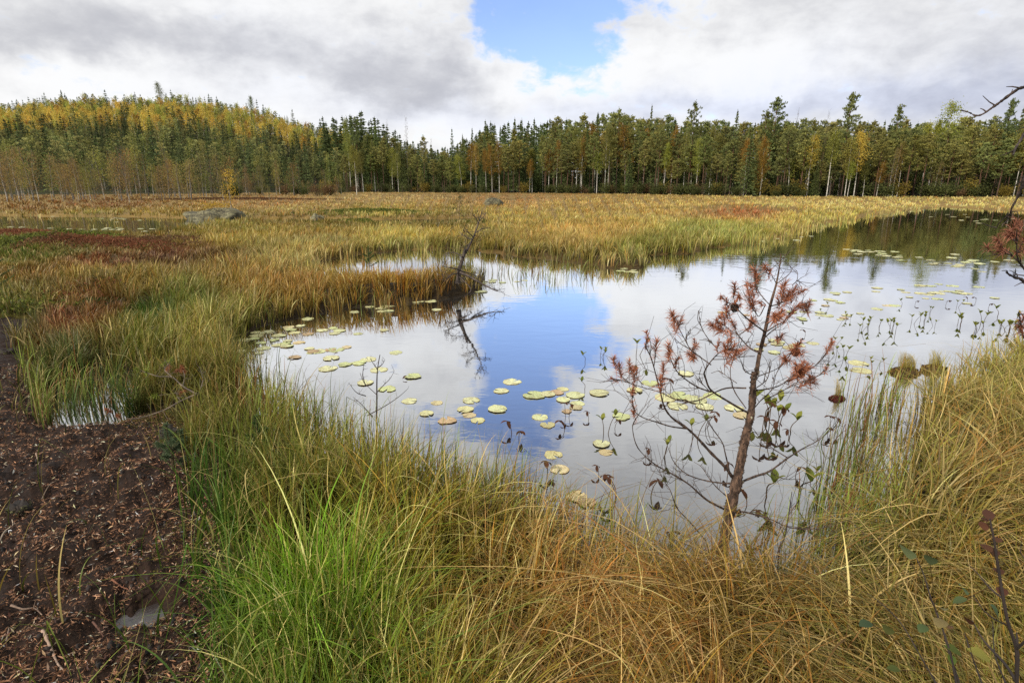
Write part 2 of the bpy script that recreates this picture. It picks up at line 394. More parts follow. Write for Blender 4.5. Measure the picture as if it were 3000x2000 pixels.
# ------------------------------------------------------------------ water
def make_water():
    m, t = new_mat('pond_water')
    tc_ = t.nodes.new('ShaderNodeTexCoord'); g = tc_.outputs['Object']
    mp = t.nodes.new('ShaderNodeMapping'); t.links.new(g, mp.inputs[0]); mp.inputs['Scale'].default_value = (1, 1.7, 1); mp.inputs['Rotation'].default_value = (0, 0, R_(12))
    n1 = noise(mp.outputs[0], 2.2, 3, 0.5, 0.4); n2 = noise(mp.outputs[0], 9.0, 3, 0.5, 0.3); n3 = noise(g, 0.35, 2, 0.5)
    amp = smooth(n3, 0.35, 0.65)
    hgt = (n1 * 0.55 + n2 * 0.10) * (amp * 0.7 + 0.3)
    b = t.nodes.new('ShaderNodeBump'); b.inputs['Strength'].default_value = 1.0; b.inputs['Distance'].default_value = 0.0042
    t.links.new(hgt.s, b.inputs['Height'])
    lw = t.nodes.new('ShaderNodeLayerWeight'); lw.inputs['Blend'].default_value = 0.5; t.links.new(b.outputs[0], lw.inputs['Normal'])
    fr = smooth(S(lw.outputs['Facing']), 0.21, 0.90) * 0.93 + 0.01
    df = t.nodes.new('ShaderNodeBsdfDiffuse'); df.inputs['Color'].default_value = (0.022, 0.020, 0.018, 1)
    gl = t.nodes.new('ShaderNodeBsdfGlossy'); gl.inputs['Roughness'].default_value = 0.012; gl.inputs['Color'].default_value = (.97, .985, 1, 1)
    t.links.new(b.outputs[0], gl.inputs['Normal'])
    mx_ = t.nodes.new('ShaderNodeMixShader'); t.links.new(fr.s, mx_.inputs[0]); t.links.new(df.outputs[0], mx_.inputs[1]); t.links.new(gl.outputs[0], mx_.inputs[2])
    out(t, mx_.outputs[0])
    mb = MB(); mb.add([(-260, -30, 0), (260, -30, 0), (260, 118, 0), (-260, 118, 0)], [[0, 1, 2, 3]], (0, 0, 0))
    tag(mb.build('water', m), 'still dark bog water mirroring the clouds', kind='structure')
    # the shallow puddle on the peat
    a = np.linspace(0, 2*math.pi, 25)[:-1]; rr = 0.42 + 0 * a
    v = np.stack([PUD[0] + rr*np.cos(a), PUD[1] + rr*0.8*np.sin(a), np.full(24, 0.091)], -1); v = np.vstack([v, [[PUD[0], PUD[1], 0.091]]])
    f = [[k, (k+1) % 24, (k+2) % 24, 24] for k in range(0, 24, 2)]
    mb = MB(); mb.add(v, f, (0, 0, 0)); m, t = new_mat('muddy_puddle'); df = t.nodes.new('ShaderNodeBsdfPrincipled'); df.inputs['Base Color'].default_value = (.035, .028, .026, 1); df.inputs['Roughness'].default_value = .18; df.inputs['Specular IOR Level'].default_value = .9
    tc_ = t.nodes.new('ShaderNodeTexCoord'); n1 = noise(tc_.outputs['Object'], 60, 4, .6); b = t.nodes.new('ShaderNodeBump'); b.inputs['Strength'].default_value = .5; b.inputs['Distance'].default_value = .004; t.links.new(n1.s, b.inputs['Height']); t.links.new(b.outputs[0], df.inputs['Normal']); out(t, df.outputs[0])
    tag(mb.build('puddle_water', m), 'shallow glistening puddle on the bare peat', kind='structure')
make_water()

# ------------------------------------------------------------------ sedges, reeds and grass
#        px    py   colour (as in the photo)   height  lean
CTRL = [(100, 600, 125, 92, 55, .55), (300, 590, 132, 92, 58, .5), (0, 625, 135, 118, 58, .5), (300, 620, 150, 132, 66, .5), (600, 655, 135, 115, 58, .5), (800, 585, 162, 122, 80, .45),
 (900, 605, 172, 146, 88, .5), (1100, 572, 190, 160, 108, .45), (950, 640, 125, 108, 52, .4), (1100, 615, 165, 145, 76, .5), (1300, 642, 115, 100, 48, .4), (1200, 685, 168, 142, 78, .5),
 (1500, 577, 160, 122, 80, .4), (1500, 630, 168, 146, 80, .5), (1700, 595, 178, 148, 86, .5), (1750, 680, 175, 145, 82, .55), (2000, 595, 190, 160, 95, .5), (2180, 612, 160, 105, 68, .45),
 (2300, 590, 202, 176, 108, .5), (2600, 588, 207, 182, 114, .5), (2400, 625, 178, 162, 88, .5), (2080, 665, 156, 150, 74, .55), (1900, 715, 138, 132, 62, .55), (2950, 590, 200, 176, 110, .5),
 (700, 700, 150, 125, 66, .5), (400, 695, 132, 112, 60, .28), (200, 700, 118, 105, 55, .25), (130, 710, 105, 102, 50, .3), (60, 710, 90, 98, 48, .3), (270, 735, 130, 76, 50, .3), (330, 742, 118, 68, 48, .3), (480, 725, 100, 60, 45, .35), (600, 745, 110, 78, 48, .45), (100, 790, 118, 88, 45, .45),
 (400, 800, 150, 122, 66, .5), (250, 790, 140, 112, 60, .5), (650, 780, 152, 118, 64, .5), (850, 740, 182, 150, 98, .5), (850, 820, 142, 104, 54, .4), (700, 850, 138, 106, 54, .42), (1000, 840, 140, 106, 52, .36), (1150, 815, 152, 112, 54, .34), (1280, 820, 134, 98, 50, .32),
 (1400, 770, 128, 122, 64, .5), (1650, 770, 122, 116, 58, .5), (1850, 770, 165, 140, 82, .35),
 (300, 865, 134, 84, 48, .3), (180, 900, 130, 80, 48, .3), (60, 890, 95, 90, 45, .3), (100, 840, 115, 95, 46, .4), (550, 860, 118, 112, 52, .5), (420, 890, 72, 88, 34, .3), (700, 905, 125, 118, 54, .5), (450, 970, 112, 115, 46, .45), (620, 1060, 125, 118, 54, .45),
 (560, 980, 140, 130, 56, .5), (200, 1030, 82, 92, 48, .35), (300, 1160, 70, 98, 62, .4), (500, 1130, 110, 105, 50, .35), (600, 1200, 120, 118, 54, .45), (850, 1250, 150, 146, 72, .5), (1100, 1330, 148, 142, 68, .5),
 (560, 1400, 72, 104, 42, .5), (680, 1520, 84, 112, 44, .55), (800, 1450, 122, 120, 54, .5), (600, 1700, 62, 96, 36, .5), (900, 1700, 92, 130, 36, .55), (1000, 1750, 88, 120, 38, .5), (1050, 1520, 138, 130, 58, .45), (1300, 1500, 130, 130, 56, .5),
 (1300, 1750, 120, 118, 50, .5), (1000, 1950, 80, 102, 40, .5), (700, 1950, 78, 100, 42, .45), (1500, 1650, 140, 122, 58, .5), (1700, 1720, 165, 130, 70, .45), (2000, 1800, 165, 130, 70, .4), (2400, 1800, 160, 130, 64, .42), (1600, 1950, 120, 100, 48, .45),
 (2200, 1980, 128, 105, 52, .45), (2600, 1980, 120, 112, 54, .45), (2900, 1900, 135, 128, 62, .5), (2850, 1250, 176, 148, 78, .5), (2950, 1120, 168, 148, 76, .5), (2700, 1300, 158, 145, 68, .5), (2900, 1550, 165, 140, 66, .5),
 (2650, 1450, 140, 130, 58, .5), (2500, 1500, 118, 122, 54, .5), (1900, 1550, 120, 115, 56, .5)]
CT = np.array(CTRL, float)
nearw = np.clip((CT[:, 1:2] - 900) / 300, 0, 1) * np.where(CT[:, 0:1] > 1150, .26, .04); CT[:, 3] = np.where((CT[:, 0] < 1300) & (CT[:, 1] > 640) & (CT[:, 1] < 900), CT[:, 3] * 1.06, CT[:, 3]); CT[:, 2:5] = CT[:, 2:5] * (1 - nearw) + np.array([[138, 118, 56]]) * nearw
ctc = lin(CT[:, 2:5]) * np.where((CT[:, 1:2] > 1600) & (CT[:, 0:1] > 1200), .80, np.where((CT[:, 1:2] > 1200), .92, 1.0)); cth = CT[:, 5]
def field(px, py):
    """vegetation colour and height, blended between the surveyed patches"""
    k = np.stack([px / 1.0, (py - 547)], -1)
    def key(px_, py_): e = np.log(np.maximum(py_ - 500, 8)); return px_ / 260.0, e * 3.2
    ax, ay = key(CT[:, 0], CT[:, 1]); bx, by = key(px, py)
    colr = np.empty((len(px), 3)); hh = np.empty(len(px))
    for s in range(0, len(px), 20000):
        e = slice(s, s + 20000)
        d2 = (bx[e, None] - ax) ** 2 + (by[e, None] - ay) ** 2 + 0.004
        w = d2 ** -1.8; w /= w.sum(1, keepdims=True)
        colr[e] = w @ ctc; hh[e] = w @ cth
    return colr, hh
EM1 = P((640, 1070), (740, 1060), (800, 1150), (960, 1250), (1150, 1330), (1330, 1400), (1500, 1470), (1640, 1570), (1800, 1660), (2000, 1710), (2300, 1715), (2440, 1660), (2500, 1560), (2520, 1400), (2590, 1240), (2700, 1150), (2850, 1080), (3000, 1035), (3400, 1000), (3400, 1100), (2700, 1900), (1500, 1800), (640, 1300))
EM2 = P((900, 835), (930, 750), (1320, 720), (1480, 738), (1780, 765), (1770, 800), (1640, 812), (1500, 800), (1400, 775), (1200, 782), (1080, 792))
EM3 = P((640, 1050), (670, 970), (860, 915), (1300, 860), (1320, 895), (1100, 912), (930, 935), (820, 965), (740, 1000), (720, 1060))
GAPW = P((1380, 800), (1400, 745), (1480, 755), (1520, 800), (1420, 820))

def veg_mask(x, y):
    """plants per spot: 1 on land, thinner where stems stand in water, none on open water or bare peat"""
    sd = np.full(len(x), 1e9)
    for w in WATERS: sd = np.minimum(sd, sdist(x, y, w))
    d = np.hypot(x, y)
    sd = sd + (fbm(x, y, 1.5, 5) - 0.5) * np.where(d > 12, np.clip(0.06 * d, .72, 1.6), np.clip(0.05 * d, 0.12, 0.8))
    land = sd > 0.0
    clump = fbm(x, y, 4.0, 21, 3)
    em = np.zeros(len(x))
    e1 = -sdist(x, y, EM1); em = np.maximum(em, np.clip(e1 / 0.35, 0, 1) * 0.42 * np.clip((clump - .44) * 12, 0, 1))
    e2 = -sdist(x, y, EM2); c2 = fbm(x, y, 1.1, 33, 3); em = np.maximum(em, (e2 > 0) * 0.06 * (c2 > 0.49))
    e3 = -sdist(x, y, EM3); em = np.maximum(em, (e3 > 0) * 0.13 * (clump > 0.52))
    e4 = (sdist(x, y, POOL) < -0.03); em = np.maximum(em, e4 * 0.07 * (clump > 0.45))
    far_fringe = (d > 22) & (sd > -0.35 - 0.012 * d) & (x > -1); em = np.maximum(em, far_fringe * 0.35 * (clump > 0.45))
    far_t = (inside(x, y, TARN) | inside(x, y, SLOT1) | inside(x, y, SLOT2)); em = np.maximum(em, far_t * 0.06 * (fbm(x, y, .5, 3) > .5))
    pe = -sdist(x, y, PEAT) + (fbm(x, y, 2.5, 3) - .5) * 0.5
    gap = np.clip((fbm(x, y, 2.6, 71, 3) - .36) * 5, 0, 1) * .8 + .2
    m = np.where(land, np.where(d < 9, gap, .4 + .6 * gap), em)
    m = np.where((pe > 0) & land, 0.006 + 0.25 * np.clip(1 - pe / 0.15, 0, 1), m)
    # the mossy, shorter, darker spots that break the meadow
    return m, land, sd, pe

def scatter(n, dmin, dmax, power=1.0, azr=62):
    """random ground points, denser near the viewer's bank (there the single blades can be told apart)"""
    az_ = R_(azr) * (2 * rng.random(n) - 1)
    u = rng.random(n); e = 1 - power
    d = dmin * (dmax / dmin) ** u if abs(e) < 1e-6 else (dmin**e + u * (dmax**e - dmin**e)) ** (1 / e)
    return np.sin(az_) * d, np.cos(az_) * d, d

def sedge_layer(name, label, n, dmin, dmax, power, wide, segs, h_mul=1.0, lean_mul=1.0, azr=62):
    x, y, d = scatter(n, dmin, dmax, power, azr)
    m, land, sd, pe = veg_mask(x, y)
    far_ok = y < np.interp(upx(x, y), front_px, front_Y) + 2
    keep = (rng.random(n) < m) & (y > 0.3) & far_ok
    # keep a small clearing round the viewer's own feet
    keep &= ~((np.abs(x) < 0.35) & (y < 0.9))
    x, y, d, land, sd, pe = (q[keep] for q in (x, y, d, land, sd, pe)); n = len(x)
    # tufting: pull points towards clump centres on land
    q = 0.16 + 0.02 * d
    cx = (np.floor(x / q) + 0.5 + (vn(x // q, y // q, 1.37, 2) - .5) * .8) * q; cy = (np.floor(y / q) + 0.5 + (vn(x // q, y // q, 1.71, 6) - .5) * .8) * q
    tf = (0.62 * rng.random(n))
    x = x + (cx - x) * tf; y = y + (cy - y) * tf
    z = np.where(land, height(x, y), -0.05) - 0.01
    px, py = proj(x, y, z + 0.28)
    c, h = field(px, py)
    h = h * h_mul * rng.uniform(0.5, 1.2, n) * (0.55 + 0.9 * fbm(x, y, 1.8, 44, 3))
    h = h * np.interp(d, [5, 12, 30, 80], [1.1, .95, .72, .6]); h = np.where((px < 600) & (d > 15) & (d < 30), h * .7, h)
    h = np.where(land, h, h * 1.05 + 0.05)
    # wind-combed lean: outward from each tuft plus a common drift
    drift = np.where(px > 2000, np.where(py < 1500, R_(35), R_(175)), R_(20)) + (fbm(x, y, 0.9, 60, 2) - .5) * 5.0
    a = np.arctan2(y - cy + rng.normal(0, .05, n), x - cx + rng.normal(0, .05, n))
    w = rng.random(n) * np.where((px > 1400) & (d < 6), .75, .5)
    ax = np.cos(a) * (1 - w) + np.cos(drift) * w * 1.5; ay = np.sin(a) * (1 - w) + np.sin(drift) * w * 1.5
    a = np.arctan2(ay, ax)
    flop = np.where((px > 1400) & (py > 900) & (d < 8) & (sd > -0.05), 1.25, 0.62)
    flop = np.where((px < 900) & (d < 5), 0.5, flop)
    reach = h * rng.beta(1.6, 2.2, n) * flop * 1.35 * lean_mul
    reach = np.where(land, reach, reach * 0.45)
    droop = np.clip(reach / h * rng.uniform(0.3, 0.85, n), 0, 0.75)
    wd = wide(d) * np.minimum(rng.lognormal(-.08, .36, n), 1.75)
    near_ = np.clip(1.3 - d / 9, 0, 1); c = c * (1 + (fbm(x, y, .45, 55, 3) - .5)[:, None] * np.array([.5, .1, -.3]))
    k = rng.random(n); fresh = np.clip((1500 - px) / 500, 0, 1) * np.clip((py - 950) / 200, 0, 1); k = np.where(rng.random(n) < .45 * fresh, .62 + .38 * rng.random(n), k); c = c * (1 - (1 - fresh[:, None]) * near_[:, None] * np.array([.08, .03, 0])); bri = np.exp(rng.normal(0, 0.27, n))[:, None] * ((0.78 + 0.44 * fbm(x, y, .9, 15)) * (0.55 + 0.9 * fbm(x, y, .33, 91, 3)))[:, None]
    green = np.stack([c[:, 0] * 0.86, c[:, 1] * 0.98, c[:, 2] * 0.72], -1)
    straw = c * 0.65 + lin((214, 188, 128)) * 0.5
    rust = np.stack([c[:, 0] * 1.10, c[:, 1] * 0.80, c[:, 2] * 0.62], -1)
    near = np.clip(1.3 - d / 9, 0, 1)
    sp, rp = 0.13 + 0.12 * near, 0.13 + 0.14 * near
    tip = np.where((k < sp)[:, None], straw, np.where((k < sp + rp)[:, None], rust, np.where((k < 0.62)[:, None], c, green)))
    root = np.where((k < sp + rp)[:, None], tip * 0.5, tip * 0.26 + np.stack([c[:, 0] * .18, c[:, 1] * .22, c[:, 2] * .16], -1))  # blade roots darkened: shade between the stems put into the colour
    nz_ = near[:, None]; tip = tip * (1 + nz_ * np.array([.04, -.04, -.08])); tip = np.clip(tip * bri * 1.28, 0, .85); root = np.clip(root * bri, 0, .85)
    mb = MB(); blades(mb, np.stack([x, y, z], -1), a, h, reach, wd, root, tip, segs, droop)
    o = mb.build(name, M_GRASS); tag(o, label, kind='stuff')
    print(name, n, 'blades')
    return o

LINES = True
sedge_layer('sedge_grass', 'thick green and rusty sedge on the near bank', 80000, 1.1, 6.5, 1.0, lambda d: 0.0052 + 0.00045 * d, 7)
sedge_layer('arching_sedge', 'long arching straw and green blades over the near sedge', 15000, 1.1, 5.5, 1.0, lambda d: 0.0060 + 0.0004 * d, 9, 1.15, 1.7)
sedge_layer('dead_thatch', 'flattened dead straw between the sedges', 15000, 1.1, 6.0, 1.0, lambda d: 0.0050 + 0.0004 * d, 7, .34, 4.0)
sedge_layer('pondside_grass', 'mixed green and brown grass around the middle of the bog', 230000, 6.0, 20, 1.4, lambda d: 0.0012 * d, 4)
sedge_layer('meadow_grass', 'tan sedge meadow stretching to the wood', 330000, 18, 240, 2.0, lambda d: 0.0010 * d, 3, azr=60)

def standing_reeds():
    """tall stems standing in the water along the near shore, dark and wet at the foot"""
    sp = []
    for cx, cy, wx, wy, n in [(745, 1190, 40, 45, 120), (800, 1235, 45, 45, 170), (870, 1270, 60, 45, 200), (960, 1320, 60, 40, 130), (1075, 1370, 40, 40, 70), (1190, 1420, 60, 50, 130), (1290, 1480, 70, 50, 230), (1400, 1520, 70, 50, 220), (1500, 1560, 60, 50, 190), (1590, 1600, 60, 50, 150),
                              (1700, 1640, 70, 50, 130), (1830, 1680, 60, 40, 70), (2250, 1640, 40, 60, 26), (2410, 1580, 40, 60, 60), (2460, 1500, 50, 80, 150), (2500, 1380, 40, 70, 130), (2540, 1260, 40, 50, 90), (2600, 1180, 30, 30, 60), (2440, 1640, 60, 50, 130), (2560, 1560, 40, 80, 160),
                              (930, 905, 50, 12, 30), (1085, 905, 50, 10, 34), (1125, 900, 14, 8, 26), (760, 945, 40, 14, 30), (1540, 812, 60, 16, 50), (1620, 806, 60, 16, 60), (1460, 800, 60, 18, 40), (1700, 800, 60, 14, 60), (250, 1180, 60, 30, 110), (360, 1180, 60, 30, 110), (135, 1235, 18, 18, 60), (90, 1130, 20, 20, 40), (205, 1170, 12, 12, 30)]:
        a = rng.normal(size=(n, 2)); g = ground(cx + a[:, 0] * wx, cy + a[:, 1] * wy); sp.append(g)
    g = np.concatenate(sp); n = len(g); d = np.hypot(g[:, 0], g[:, 1]); z = np.where(height(g[:, 0], g[:, 1]) > 0, .05, -.04)
    h = rng.uniform(.26, .62, n) * np.where(d > 8, .8, 1); a = rng.uniform(-1.2, 1.6, n); reach = h * rng.beta(1.3, 3.5, n) * .8
    c = lin((134, 150, 62)) * np.exp(rng.normal(0, .25, (n, 1))); k = rng.random(n); c = np.where((k < .25)[:, None], lin((150, 104, 58)), np.where((k > .85)[:, None], lin((190, 170, 110)), c))
    root = np.where((rng.random(n) < .5)[:, None], lin((58, 46, 34)), c * .4)
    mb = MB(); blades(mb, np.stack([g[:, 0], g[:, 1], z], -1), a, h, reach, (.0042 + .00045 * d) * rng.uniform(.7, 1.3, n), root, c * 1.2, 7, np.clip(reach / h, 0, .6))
    tag(mb.build('reeds', M_GRASS), 'upright green and brown reeds standing in the shallow water', kind='stuff')
standing_reeds()

# ------------------------------------------------------------------ tree kinds
def nrm(n): return rng.normal(size=(n, 3))
def spruce_mesh(H, R, whorls, per, seg, lq, dense=1.0, ragged=0.25, c_lo=(72, 84, 56), c_hi=(136, 146, 88)):
    mb = MB(); lo, hi = lin(c_lo), lin(c_hi)
    cs, axs, cols = [], [], []
    for w in range(whorls):
        t = 0.07 + 0.93 * (w + rng.random() * .7) / whorls
        r = R * (1 - t) ** 0.82 * (1 - ragged/2 + ragged * rng.random() * 1.3) + 0.10
        k = max(4, int(per * (1 - t * 0.55)))
        a0 = rng.random() * 6.3
        for b in range(k):
            if rng.random() > dense: continue
            a = a0 + b * 2*math.pi/k + rng.normal() * .25; rb = r * rng.uniform(.65, 1.12)
            dr = rng.uniform(.25, .5) - 0.5 * t; cb = rng.random()
            for s in range(seg):
                q = (s + .55) / seg
                z = t * H - dr * rb * q**1.3 + rng.normal() * .05
                cs.append((math.cos(a) * rb * q, math.sin(a) * rb * q, z)); axs.append((math.cos(a) + rng.normal()*.35, math.sin(a) + rng.normal()*.35, -dr + rng.normal()*.35))
                cols.append(lo + (hi - lo) * np.clip(0.8*cb + .2*rng.random(), 0, 1))
    cs, axs, cols = map(np.array, (cs, axs, cols))
    cards(mb, cs, axs, lq * rng.uniform(.7, 1.3, len(cs)) * (1.1 - .5 * cs[:, 2] / H), lq * .42, cols)
    tip = np.array([(0, 0, H * q) for q in (0.985, 1.0, 1.012)]); cards(mb, tip, np.array([(.05, .02, 1.)]*3), lq*.8, lq*.2, lo)
    return mb
def pine_crown(H, R, z0, nb, nc, nq, lq, c_lo=(96, 102, 66), c_hi=(172, 170, 104), conic=0.0):
    """branches carry separate needle clumps, sky showing between them; returns crown + limb polylines"""
    mb = MB(); lo, hi = lin(c_lo), lin(c_hi); limbs = []
    cs, axs, cols = [], [], []
    for b in range(nb):
        t = z0 + (1 - z0) * (b + rng.random()) / nb; a = b * 2.4 + rng.normal() * .5
        s = (t - z0) / (1 - z0)
        prof = (0.45 + 1.1 * s) * (1 - s) ** (.55 + conic) * 1.25 if s < 1 else 0
        r = R * max(.18, prof) * rng.uniform(.6, 1.2); up = rng.uniform(.05, .5) * r
        p0 = np.array([0, 0, t * H - .3]); p1 = np.array([math.cos(a) * r, math.sin(a) * r, t * H + up])
        limbs.append((p0, (p0 + p1) / 2 + np.array([0, 0, -.1*r]), p1))
        for k in range(nc):
            q = 0.45 + 0.6 * k / max(1, nc - 1) if nc > 1 else 1
            c = p0 + (p1 - p0) * q + rng.normal(size=3) * (.16, .16, .10)
            rad = 0.24 + .26 * rng.random(); cb = rng.random()
            d = unit(nrm(nq)) * rad * rng.random((nq, 1)) ** .5 * (1.25, 1.25, .6)
            cs.append(c + d); axs.append(d + np.array([0, 0, .35]) + nrm(nq) * .15)
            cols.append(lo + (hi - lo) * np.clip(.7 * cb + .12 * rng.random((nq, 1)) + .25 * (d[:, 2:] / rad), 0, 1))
    c = np.array([[0, 0, H]]) + nrm(nq*2) * (.22, .22, .35); cs.append(c); axs.append(nrm(nq*2) + (0, 0, 1)); cols.append(lo + (hi - lo) * rng.random((nq*2, 1)))
    cs, axs, cols = np.concatenate(cs), np.concatenate(axs), np.concatenate(cols)
    cards(mb, cs, axs, lq * rng.uniform(.7, 1.3, len(cs)), lq * .5, cols)
    return mb, limbs
def birch_crown(H, R, z0, nb, nl, lq, c_lo, c_hi, spread=.35, droop=.3, lean=(0, 0)):
    mb = MB(); lo, hi = lin(c_lo), lin(c_hi); limbs = []; cs, cols = [], []
    for b in range(nb):
        t = z0 + (1 - z0) * ((b + rng.random()) / nb) ** .9; a = b * 2.4 + rng.normal() * .5; s = (t - z0) / (1 - z0)
        r = R * max(.2, math.sin(math.pi * min(1, .18 + .82 * s)) ** .7) * rng.uniform(.5, 1.15)
        off = np.array([lean[0] * t**2, lean[1] * t**2, 0])
        p0 = np.array([0, 0, t * H * .96]) + off; p1 = p0 + np.array([math.cos(a) * r, math.sin(a) * r, r * rng.uniform(.5, 1.1) * (1 - .6*s)])
        pm = (p0 + p1) / 2 + np.array([0, 0, .12 * r]); limbs.append((p0, pm, p1))
        q = rng.random((nl, 1)) ** .6; c = p0 + (p1 - p0) * q + nrm(nl) * spread * (.5 + .7 * q); c[:, 2] -= droop * np.abs(rng.normal(size=nl)) * q[:, 0]
        cb = rng.random(); cs.append(c); cols.append(lo + (hi - lo) * np.clip(.55 * cb + .5 * rng.random((nl, 1)), 0, 1))
    cs, cols = np.concatenate(cs), np.concatenate(cols)
    cards(mb, cs, nrm(len(cs)) + (0, 0, -.5), lq * rng.uniform(.6, 1.3, len(cs)), lq * .75, cols)
    return mb, limbs
def crooked(H, r0, bend, n=8, lean=(0, 0), r1=.2):
    t = np.linspace(0, 1, n); w = np.cumsum(rng.normal(size=(n, 2)) * bend, 0) * t[:, None]
    p = np.stack([w[:, 0] + lean[0] * t**2, w[:, 1] + lean[1] * t**2, t * H], -1); p[0, 2] = -.4
    return p, r0 * (1 - (1 - r1) * t)
def twigs(mb, limbs, r0, col, sides=4, sub=0, sublen=.6):
    for p0, pm, p1 in limbs:
        p = spline([p0, pm, p1], 4); tube(mb, p, np.linspace(r0, r0 * .3, 4), col, sides)
        for k in range(sub):
            q = rng.random() * .8 + .2; s = p[0] + (p[-1] - p[0]) * q; e = s + unit(rng.normal(size=3) + np.array([0, 0, .8])) * sublen * rng.uniform(.5, 1.2)
            tube(mb, [s, (s + e) / 2 + rng.normal(size=3) * .03, e], [r0 * .35, r0 * .28, r0 * .18], col, 3)

WHITE = lin((214, 208, 196)); RED = lin((128, 84, 58)); DKB = lin((70, 58, 48)); GREYB = lin((108, 98, 86))
def make_tree(kind, trunk_mb, crown_mb, bark):
    r = empty(kind); t = trunk_mb.build('trunk', bark, r); c = crown_mb.build('crown', M_LEAF, r)
    return r
PROTO = {}
def proto_spruce(i):
    H = 15; R = (2.9, 2.5, 3.3)[i % 3]; tm = MB(); p, rr = crooked(H, .17, .02); tube(tm, p, rr, DKB, 6)
    return make_tree('spruce_tree', tm, spruce_mesh(H, R, 46, 10, 4, .62, .95, .4), M_BARK), H
def proto_pine(i):
    H = 16; z0 = (.48, .56, .42, .34, .54)[i]; R = (2.8, 2.6, 3.0, 2.9, 2.4)[i]; tm = MB(); p, rr = crooked(H, .15, .07)
    c2 = lin((150, 96, 62)); tube(tm, p, rr, DKB * 1.1, 6, RED)
    cr, limbs = pine_crown(H, R, z0, 44 if i != 3 else 54, 3, 12, .42, conic=(.1, 0, .25, .4, .15)[i])
    twigs(tm, limbs, .035, DKB * 1.1, 3)
    for k in range(10):
        a = rng.random() * 6.3; z = H * rng.uniform(.15, z0); l = rng.uniform(.4, 1.3); tube(tm, [(0, 0, z), (math.cos(a)*l*.5, math.sin(a)*l*.5, z - .05), (math.cos(a)*l, math.sin(a)*l, z - .2)], [.02, .015, .008], GREYB, 3)
    return make_tree('pine_tree', tm, cr, M_BARK), H
BC = {'green': ((100, 104, 56), (160, 156, 84)), 'ochre': ((112, 86, 36), (176, 138, 62)), 'yellow': ((166, 142, 58), (222, 196, 96)), 'brown': ((116, 100, 70), (160, 138, 90)), 'lime': ((116, 122, 52), (180, 180, 84))}
def proto_birch(i, tone):
    H = 13; lean = ((.3, 0), (-.7, .3), (1.1, -.2), (0, .5))[i % 4]; tm = MB(); p, rr = crooked(H, .115, .06, lean=lean, r1=.18)
    tube(tm, p, rr, WHITE, 6, WHITE * .75)
    cr, limbs = birch_crown(H, (1.8, 1.6, 2.1, 1.5)[i % 4], (.38, .46, .33, .5)[i % 4], 30, 60, .22, *BC[tone], lean=lean)
    twigs(tm, limbs, .025, DKB, 3)
    return make_tree('birch_tree', tm, cr, M_BIRCH), H
def proto_thin_birch(i, tone='brown'):
    H = 7.5; lean = ((.5, 0), (-.4, .3), (.2, -.2), (0, .3))[i % 4]; tm = MB(); p, rr = crooked(H, .062 + .02*(i % 2), .07, lean=lean, r1=.2)
    tube(tm, p, rr, WHITE * (.9, .34, .6, .25)[i % 4], 5, GREYB)
    cr, limbs = birch_crown(H, 1.05, (.22, .14, .28, .18)[i % 4], 26, 20, .15, *BC[tone], spread=.30, lean=lean)
    twigs(tm, limbs, .014, GREYB * .8, 3, 3, .5)
    return make_tree('birch_tree', tm, cr, M_BIRCH), H
def proto_bare(i, H=6.0):
    tm = MB(); p, rr = crooked(H, .055, .06, lean=(.2, 0), r1=.15); tube(tm, p, rr, GREYB * .8, 5)
    cr, limbs = birch_crown(H, .9, .25, 24, 3, .13, (90, 72, 48), (130, 100, 60), lean=(.2, 0)); twigs(tm, limbs, .014, GREYB * .7, 3, 4, .5)
    return make_tree('bare_birch', tm, cr, M_BIRCH), H
def add_proto(key, pr): 
    r, H = pr; PROTO[key] = [r, H, False]
for i in range(3): add_proto(('spruce', i), proto_spruce(i))
for i in range(5): add_proto(('pine', i), proto_pine(i))
for i, tn in enumerate(('green', 'ochre', 'lime', 'yellow')):
    for j in range(2): add_proto(('birch', tn, j), proto_birch(i + j, tn))
for i in range(4): add_proto(('thin', i), proto_thin_birch(i, 'brown' if i != 2 else 'green'))
for i in range(2): add_proto(('bare', i), proto_bare(i))

def tree_z(x, y): return float(height(np.array([x]), np.array([y]))[0])
HT_CACHE = {}
def place(key, x, y, h, label, group, tint=(1, 1, 1), z=None, widen=1.0, rz=None):
    pr = PROTO[key]; r0, H, used = pr
    if used:
        r = r0.copy(); COL.objects.link(r); ch = []
        for c in r0.children:
            d = c.copy(); COL.objects.link(d); d.parent = r; ch.append(d)
    else:
        r = r0; ch = list(r.children); pr[2] = True
    s = h / H; r.location = (x, y, tree_z(x, y) if z is None else z); r.rotation_euler = (0, 0, rng.random() * 6.28 if rz is None else rz); r.scale = (s * widen, s * widen, s)
    v = rng.normal() * .13
    for c in ch:
        if c.name.startswith('crown'): c.color = (max(.3, tint[0] * (1 + v + rng.normal()*.05)), max(.3, tint[1] * (1 + v)), max(.3, tint[2] * (1 + v + rng.normal()*.05)), 1)
        else: c.color = (1, 1, 1, 1)
    tag(r, label, {'spruce': 'spruce', 'pine': 'pine', 'birch': 'birch', 'thin': 'birch', 'bare': 'bare birch'}[key[0]], group)
    return r

prof_x = np.array([-400, 0, 700, 1000, 1050, 1100, 1150, 1200, 1240, 1300, 1340, 1400, 1430, 1500, 1600, 1700, 1800, 1850, 1900, 2000, 2100, 2200, 2300, 2400, 2500, 2650, 2800, 2900, 3000, 3400])
prof_y = np.array([420, 420, 440, 390, 372, 372, 392, 405, 418, 432, 420, 385, 362, 355, 352, 345, 335, 345, 338, 352, 362, 360, 352, 362, 356, 358, 352, 350, 340, 345])
def top_z(px, py, Y): return float(deep(px, py, Y)[2])
def xat(px, Y): return float((px - 1500) / FPX * (Y * cP) )   # across, for a point near eye level

